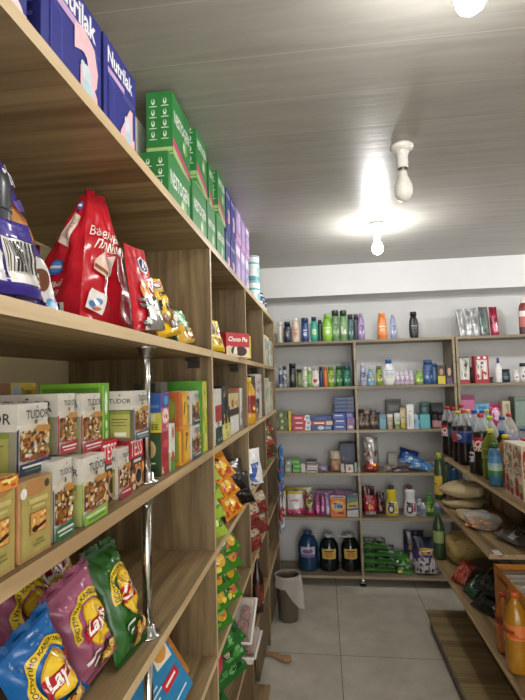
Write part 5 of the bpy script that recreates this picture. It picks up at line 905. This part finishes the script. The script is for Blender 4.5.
gr = [('r',.05,.2,.95,.75,'#a8b4a0'),('s',.0,.05,1,.95,['#2c6a2c','#4a8a3c','#c8d0bc','#1f4a1f'],14,3,.2),('t','~',.35,.55,.5,'#d8e0d0')]
for i in range(4):
    a = onY(363+i*.3,540,3.93); b = onY(397-(i == 3)*9,540,3.93)
    bag('powder_bag',o4[i]+' green and white powder bag stacked on the bottom back shelf','bag',((a.x+b.x)/2,3.93,b6),(-1.45,.04*(i%2),0),b.x-a.x,.2,.042,'#3c7434',gr,40+i,'pillow','green and white powder bags',rest=b6+i*.058,nu=10,nv=12,maxlen=.03,crumple=.6)
for i in range(2):
    a = onY(397,560,3.9); b = onY(413,560,3.9)
    bag('powder_bag',['lower','upper'][i]+' small green powder bag between the stack and the navy bags','bag',((a.x+b.x)/2-.01*i,3.91,b6),(-1.2,.05,0),b.x-a.x,.16,.042,'#3f7a38',[('s',.05,.05,.95,.95,['#5a9a4a','#c4b43c','#24541f','#c8d0b8'],12,3+i,.2)],46+i,'pillow','small green powder bags',rest=b6+i*.06,nu=10,nv=12,maxlen=.03,crumple=.6)
nv = [('r',0,0,1,.42,'#b4acac'),('p',[(0,.42),(.15,.3),(.25,.44),(.4,.28),(.5,.44),(.65,.3),(.75,.44),(.9,.32),(1,.42),(1,.62),(0,.62)],'#46346a'),('p',[(.2,.5),(.8,.48),(.9,.66),(.3,.7)],'#a8843c'),('e',.35,.2,.12,.03,'#8a8488'),('e',.65,.18,.12,.03,'#8a8488'),('t','~',.55,.6,.4,'#d8c46a',{'rot':5})]
KP('powder_bag','tall navy and white powder bag standing behind on the bottom back shelf','bag',403,424,531,b6,'#262c44',nv,t=.1,Y=4.08,seed=50,group='navy and white powder bags',taper=.0,lean=-.05)
KP('powder_bag','navy and white powder bag slumped in front on the bottom back shelf','bag',413,437,540,b6,'#2a3048',nv,t=.1,Y=3.93,seed=51,group='navy and white powder bags',taper=.0,lean=-.25)
KP('powder_bag','white powder bag half hidden by the right unit on the bottom back shelf','bag',436,452,548,b6,'#a8a8aa',nv,t=.1,Y=3.98,seed=52,taper=.0)
# ------------------------------------------------------------------ goods on the right shelf unit (fronts face the aisle, -X)
z1, z2, z3 = [r[1] for r in RS]
def RB(name, label, px, top, X, z, shape, body, cap, R=.045, cat='bottle', fill=None, **k):
    y = ylen(px, X, z+.25); H = onX(px, top, X).z-z-.0008
    return bottle(name, label, cat, (X, y, z+.0008), -R90, H, R, shape, body, cap, fill=fill, top=clear('#e8ecec', .86), n=18, **k)
colab = [('t','Coca',.5,.62,.62,'#efe4e2',{'shear':.35,'bold':.02}),('t','Cola',.55,.3,.5,'#efe4e2',{'shear':.35,'bold':.02})]
gc = 'soda bottles crowded on the right unit'
COLA = '#17100e'
def cola(label, px, top, X, cap='#b8262c', lab='#b52230', ops=colab, **k): RB('soda_bottle',label,px,top,X,z1,'cola',COLA,cap,.043,fill=.72,lab=lab,art_ops=ops,lz=(.40,.62),span=330,group=gc,cap_r=.36,**k)
cola('cola bottle with red label, farthest at the end of the soda shelf',447.5,406,.822)
cola('cola bottle with dark teal label, second in front from the far end',454,407,.838,lab='#2a4a58',ops=[('e',.5,.5,.2,.3,'#3c6a70')])
cola('dark soda bottle with yellow cap and pink label, third in front from the far end',458.5,411,.822,cap='#d0b43a',lab='#a84a5c',ops=[])
cola('cola bottle with blue label in the front row of the soda shelf',464,409.5,.825,cap='#b83a38',lab='#2c3f84',ops=[('e',.5,.5,.16,.26,'#c4cce0'),('p',[(.36,.5),(.64,.5),(.58,.3),(.42,.3)],'#a83a44'),('r',.1,.85,.9,.95,'#5a6aa8')])
cola('big cola bottle with red script label, nearest of the colas in front',481,413.5,.825)
cola('cola bottle with red cap in the second row, behind the far front bottles',462,404.5,.925)
def soda(label, px, top, X, body, cap, lab, ops=None, shape='soda', R=.043, amt=.6, **k):
    RB('soda_bottle',label,px,top,X,z1,shape,body,cap,R,lab=lab,art_ops=ops,lz=(.42,.62),span=330,group=gc,cap_r=.38,body_mat=clear(body,amt),**k)
soda('clear bottle with yellow cap and violet label in the second row',467.8,409.5,.985,'#c8cad0','#d8c03c','#5a5498')
soda('clear water bottle with blue cap and blue label in the second row, left one',474.5,410,.92,'#ccd4da','#2c5cb0','#3c58a0',st('#8a9cd0','#2a3a78'))
soda('clear water bottle with blue cap in the third row',482,410.5,1.03,'#ccd4da','#3058a8','#5a7ab8')
soda('clear bottle with yellow cap in the third row',486.8,409.5,1.09,'#d0d0c0','#d0c43c','#b8b060')
soda('clear bottle with lime yellow cap behind the big cola bottle',490,416,.94,'#ccd0c8','#bcc83a','#8fa858')
soda('clear water bottle with blue cap in the right of the third row',502,416.5,1.02,'#ccd4da','#34549a','#4a68a8')
soda('clear bottle with red cap standing highest at the right of the soda shelf',509,413.5,1.15,'#d8d4d0','#c0362e','#b8a8a0')
soda('yellow green lemonade bottle with lime cap right of the big cola bottle',489.8,429,.835,'#9aa84a','#c4cc3c','#7c8c3a',[('s',.1,.1,.9,.9,['#c8c85a','#4a6a2a'],8,2,.2)],amt=.75)
soda('dark soda bottle with blue cap behind the lemonade bottle',501.5,430,.93,'#2a2624','#30509a','#30406c',amt=.3)
soda('orange drink bottle with yellow cap beside the fruit patterned cartons',505,434.5,.885,'#c08a4a','#d8c83a','#b8683a',[('s',.1,.1,.9,.9,['#c86a2a','#8a4a24','#d8b04a'],10,3,.2)],amt=.65)
soda('clear bottle with blue cap at the right edge of the soda shelf',522,428,1.14,'#c8ccd0','#3a66a4','#6a88b4')
soda('dark bottle with red cap at the right edge behind the fruit patterned cartons',523.5,438,1.03,'#3a2a28','#c43a3a','#8a3a34',amt=.4)
soda('dark green bottle with green cap behind the fruit patterned cartons',516.5,441,.92,'#2c4a34','#2c7a44','#3a6a44',amt=.4)
RB('pump_bottle','lilac bottle with white pump behind the orange drink bottle',512,430,1.03,z1,'shampoo','#8a86a8','#dcdce4',.04,lab='#a4a0c0',group=gc,cap_r=.2)
RB('dish_soap_bottle','blue and green dish soap bottle with dark green cap on the soda shelf',493.5,443,.803,z1,'shampoo','#3c6a8c','#2c5a3c',.032,lab='#4a84b4',art_ops=[('r',0,0,1,.28,'#3a7a58'),('r',0,.28,1,.5,'#a8bca8'),('r',0,.5,1,.66,'#90b0c0')],lz=(.24,.7),span=330,cap_r=.5)
t = RB('soda_bottle','small dark bottle with black and white label in front of the big cola bottle',472.5,447,.80,z1,'shampoo','#22282a','#2a2c30',.026,lab='#c4bcc8',art_ops=[('e',.5,.72,.22,.14,'#1c1c20'),('r',.42,.15,.6,.45,'#2c2a30'),('r',0,.0,1,.08,'#2a3a3a')],lz=(.42,.84),span=330,cap_r=.6)
# juice cartons
def juice(seed):
    f = [('s',.04,.42,.96,.96,['#b8584a','#e4d8c4','#6a8a4c','#c8a890','#d8d0bc','#a8483c','#8a9c5a'],60,seed,.15),('e',.3,.30,.2,.085,'#97222e'),('e',.32,.14,.22,.095,'#8f1f2a'),('e',.24,.32,.05,.02,'#c86a70'),('e',.26,.17,.05,.022,'#c86a70'),('e',.78,.24,.16,.07,'#8ca04a'),('e',.8,.09,.16,.07,'#97222e'),('p',[(.3,.38),(.34,.5),(.37,.5),(.34,.38)],'#5a7a3a'),('e',.6,.55,.26,.05,'#e8e0d0'),('e',.6,.55,.2,.035,'#4f7a4c'),('t','~',.6,.555,.2,'#e8e4d4')]
    return dict(front=f, left=f, right=f)
yj = [ylen(508.2, .80, 1.2), ylen(517.5, .80, 1.2), ylen(531, .80, 1.2)]
hj = onX(504, 441, .80).z-z1
for i, y in enumerate(yj):
    o = carton('juice_carton', ['cream juice carton with red fruits, farthest of the three beside the orange drink','cream juice carton with red fruits, middle one of three','cream juice carton with red fruits, cut off at the right edge of the photo'][i], 'box', (.84, y, z1+.0008), -R90+.03*(1-i), .092, .075, hj, '#d8d0bc', juice(i+3), 'cream juice cartons with red fruits')
o = carton('cardboard_box','open tan cardboard box standing behind the juice cartons','box',(1.16, 2.5, z1+.0008),-R90,.34,.2,.36,'#b09a78',dict(front=[('r',.0,.48,1,.5,'#9a8462')]))
bag('paper_bag','pale cream paper bag leaning behind the bottles at the right edge','bag',(1.10, 2.2, z1),(-.1,0,-R90),.2,.34,.05,'#d4c6a8',[('e',.6,.6,.2,.1,'#c4b48c')],61,'stand',None,'paper',.8,rest=z1,taper=.15)
# sacks
def sack(name, label, loc, rz, w, d, h, col, seed, kind='cloth', group=None, neck=.0, ops=None, cat='sack', crump=1.0):
    rg = random.Random(seed); wv = [(rg.uniform(1,4), rg.uniform(1,4), rg.uniform(0,6)) for _ in range(8)]
    mb = MB(); m = mat(col, kind); N, K = 28, 16; vs = []
    for j in range(K+1):
        ph = -math.pi/2+math.pi*j/K
        for i in range(N):
            a = 2*math.pi*i/N; c, s_ = math.cos(a), math.sin(a); ce = abs(math.cos(ph))**.55
            ex = (abs(c)**4+abs(s_)**4)**-.25
            n = 1+.10*crump*sum(math.sin(f*a+g*ph*2+q) for f, g, q in [(round(f), g, q) for f, g, q in wv])/8*2
            n += .022*crump*(math.sin(9*a+wv[0][2]+3*math.sin(ph*4))*math.cos(ph*7+wv[1][2])+.7*math.sin(5*a-ph*9+wv[2][2]))
            x = w/2*c*ex**.7*ce*n; y = d/2*s_*ex**.7*ce*n; sp = math.sin(ph); z = h/2*(1+(abs(sp)**.8)*(1 if sp > 0 else -1)*(n if sp > 0 else 1))
            if neck and c < -.5: k = (-c-.5)*2; x -= neck*k; z = z*(1-.6*k)+h*.35*.6*k
            vs.append((x, y, max(0, z)))
    mb.add(vs, [(j*N+i, j*N+(i+1)%N, (j+1)*N+(i+1)%N, (j+1)*N+i) for j in range(K) for i in range(N)], m, True)
    return tag(mb.build(name, None, loc, (0, 0, rz)), label, cat, group)
sack('flour_sack','lower cream cloth-like sack lying at the far end of the middle right shelf',(.825,3.08,z2+.001),-.25,.20,.22,.052,'#b4a27c',1,neck=.03,group='cream sacks on the middle right shelf')
sack('flour_sack','upper plump cream sack resting on the lower one on the middle right shelf',(.835,3.09,z2+.056),-.25,.20,.22,.085,'#bcab86',2,neck=.05,group='cream sacks on the middle right shelf')
sack('flour_sack','flat pale sack lying in front of the cream sacks along the shelf edge',(.765,2.83,z2+.001),1.5,.22,.10,.026,'#b8a680',3)
for i,(x,y,c,hh2) in enumerate([(1.02,3.13,'#8a7658',.20),(1.02,2.93,'#7c684c',.21),(1.02,2.73,'#5e4e3c',.2)]):
    sack('paper_sack',['farthest light brown','middle brown','nearest dark brown'][i]+' paper sack standing at the back of the middle right shelf',(x,y,z2+.001),.1*i,.17,.165,hh2,c,5+i,'paper','brown sacks on the middle right shelf',crump=.6)
t = thing('cookie_bag','clear bag of orange cookies lying on the middle right shelf','bag',(.79,2.64,z2+.001),.3)
m = MB(); rg = random.Random(4)
for i in range(26):
    a = rg.random()*6.3; r_ = .06*rg.random()**.5; m.lathe([(.004,0),(.016,.003),(.017,.008),(.01,.013),(.003,.014)], mat(rg.choice(['#c48a50','#b87a44','#d09a60']),'paper'), 8, c=(r_*math.cos(a)*.9-.02, r_*math.sin(a)*1.1, .004+.013*(i//9)))
tag(m.build('cookies', t), kind='stuff')
b_ = sack('film_wrap','x',(0,0,0),0,.15,.17,.08,'#ffffff',9); m_ = clear('#e8e6e2', .92, .12); b_.data.materials.clear(); b_.data.materials.append(m_)
for k in ('label','category'): del b_[k]
b_.parent = t
bag('grey_packet','dark grey packet with white tag lying on the near end of the middle right shelf','packet',(.81,2.40,z2),(-1.35,0,-R90+.3),.2,.16,.05,'#4a4440',[('r',.5,.1,.75,.4,'#b8b4b0'),('s',.05,.05,.95,.95,['#5f5852','#38322e'],8,3,.2)],62,'pillow',None,'film',.8,rest=z2+.001)
sack('dark_sack','dark brown sack at the right edge of the middle right shelf behind the grey packet',(1.04,2.52,z2+.001),0,.17,.15,.17,'#3a3028',12,'paper',crump=.6)
RB('lemonade_bottle','green bottle with yellow oval label at the far end of the middle right shelf',439,453,.722,z2,'shampoo','#34482a','#a8b44c',.036,lab='#c2a53c',art_ops=[('e',.5,.5,.38,.42,'#d4b84a'),('r',.25,.52,.75,.6,'#7a6a24')],lz=(.12,.52),span=200,cap_r=.45,fill=None)
RB('lemonade_bottle','green bottle with pale label at the far end of the lowest right shelf',438,511,.683,z3,'soda','#2b4428','#3f6a38',.036,lab='#8fa46a',lz=(.35,.6),span=260)
RB('cleaner_bottle','blue bottle standing in the shade behind the cream sacks',453.5,464,.90,z2,'shampoo','#27486a','#1f3450',.045,lab='#2f5a80',lz=(.3,.6))
RB('lemonade_bottle','dark green bottle in the shade beside the blue bottle',446,462,.86,z2,'soda','#2c4a2c','#24381f',.036,lab='#3c5a34',lz=(.35,.6))
# lowest shelf
o = sack('noodle_sack','round straw coloured sack of noodles at the far end of the lowest right shelf',(.82,3.10,z3+.001),.2,.21,.24,.17,'#b39c62',21,'paper',crump=.7)
m = MB(); rg = random.Random(8)
for i in range(30):
    a0 = rg.uniform(0,6.3); zz = rg.uniform(.03,.15); rr = .105*math.sqrt(max(.1,1-((zz-.08)/.11)**2)); m.tube([(rr*math.cos(a0+k*.25)*1.02, rr*1.15*math.sin(a0+k*.25)*1.02, zz+.02*math.sin(k+i)) for k in range(6)], .003, mat(['#b8a06a','#8a7444'][i%2],'paper'), 5)
q = m.build('noodle_strand', o, (0,0,0)); tag(q, kind='stuff')
sack('brown_sack','flat brown sack lying right of the noodle sack on the lowest right shelf',(.87,2.86,z3+.001),.4,.2,.22,.09,'#5a4a38',22,'paper')
bag('sweets_bag','red packet hanging over the front of the lowest right shelf','bag',(.685,2.79,z3),(-.7,.1,-R90+.5),.10,.13,.05,'#8c2f24',[('s',.05,.05,.95,.95,['#a84a34','#6a1c18','#b8604a'],12,3,.2)],63,'pillow',None,'film',.9,rest=z3+.001)
bag('tea_packet','green packet with white dots between the red and the black packets','packet',(.70,2.655,z3),(-.9,.0,-R90+.25),.10,.15,.05,'#1f4a34',[('e',.3,.7,.1,.06,'#d0d0c8'),('e',.6,.3,.1,.06,'#c8ccc4')],64,'pillow',None,'film',.8,rest=z3+.002)
bag('coffee_packet','lower black packet lying at the front of the lowest right shelf','packet',(.715,2.46,z3),(-1.1,.0,-R90+.5),.17,.17,.06,'#1c1e1c',[('e',.5,.6,.08,.05,'#8a8a80'),('s',.05,.05,.95,.95,['#2c302c','#121412'],8,2,.2)],65,'pillow','black packets on the lowest right shelf','film',.8,rest=z3+.001)
bag('coffee_packet','upper black packet with white spot lying on the other black packet','packet',(.73,2.47,z3),(-1.1,.0,-R90+.5),.17,.18,.06,'#1d211e',[('e',.4,.8,.08,.05,'#b8b8b0'),('e',.7,.5,.05,.03,'#8a8a80'),('s',.05,.05,.95,.95,['#2e342f','#141614'],8,4,.2)],66,'pillow','black packets on the lowest right shelf','film',.8,rest=z3+.085)
bag('yellow_packet','olive yellow flat packet lying behind the black packets','packet',(.93,2.5,z3),(-1.4,0,-R90),.2,.14,.04,'#7a6a30',[('s',.1,.1,.9,.9,['#8c7c3c','#5c4c22'],6,1,.2)],67,'pillow',None,'film',.8,rest=z3+.001)
# orange display carton
t = thing('display_carton','tall open orange display carton with white packets inside at the right edge','box',(.86,2.215,z3+.001),-R90)
m = MB(); w, d, h1 = .35, .215, onX(506, 578, .75).z-z3; th = .005; oc = mat('#cf8a34','card'); ic = mat('#a8957c','card')
for a, b, q in (((-w/2,-d/2),(w/2,-d/2+th),0),((-w/2,d/2-th),(w/2,d/2),0),((-w/2,-d/2+th),(-w/2+th,d/2-th),0),((w/2-th,-d/2+th),(w/2,d/2-th),0)): m.box((a[0],a[1],0),(b[0],b[1],h1),oc)
m.box((-w/2,-d/2+th,0),(w/2,d/2-th,.005),oc)
art(m, lambda u,v,o: ((u-.5)*w, -d/2-o, v*h1), w, h1, [('r',.0,.62,1,.66,'#b87424'),('t','~',.3,.86,.36,'#7a4a1c',{'bold':.02}),('e',.72,.78,.14,.11,'#b06a24'),('e',.72,.78,.11,.085,'#d8983c'),('t','~',.72,.78,.16,'#6a3c18'),('s',.0,.0,1,.55,['#d89a3c','#c47a2c','#e0a848'],10,3,.2)])
m.build('carton_tray', t)
m = MB(); m.add([(-w/2,d/2,h1),(w/2,d/2,h1),(w/2,d/2+.002,h1+.05),(-w/2,d/2+.002,h1+.05),(-w/2,d/2+.004,h1),(w/2,d/2+.004,h1)], [(0,1,2,3),(5,4,3,2),(0,3,4),(1,5,2)], oc); m.build('back_flap', t)
m = MB(); rg = random.Random(6)
for i in range(9):
    x = -w/2+.035+.028*i; m.box((x-.012, -d/2+.015, .02), (x+.012, d/2-.02, h1-.03+rg.uniform(-.015,.015)), mat(['#d0ccc6','#bdb6b0','#c9c2b4'][i%3],'film'))
tag(m.build('white_packets', t), kind='stuff')
carton('price_label','white price label lying at the shelf end above the orange display carton','label',(.735,2.285,z2+.0008),-R90,.05,.03,.003,'#d8d6d0')
# orange drinks
def orange(label, px, top, X, R, body, cap, lab): RB('soda_bottle',label,px,top,X,z3,'soda',body,cap,R,lab=lab,art_ops=[('s',.1,.1,.9,.9,['#c86a2c','#e0a83c','#a84a24'],8,3,.2),('t','~',.5,.5,.4,'#7a3a1c')],lz=(.44,.62),span=320,group='orange drink bottles on the lowest right shelf',cap_r=.38,body_mat=mat(body,'glossy'))
orange('orange drink bottle with orange label, nearest at the right edge of the lowest shelf',514.5,592,.70,.042,'#96681a','#b4501f','#c06a34')
orange('amber drink bottle with dark red side label behind the nearest orange bottle',502,592,.70,.032,'#9a5a24','#9c3a2c','#7a2a2a')
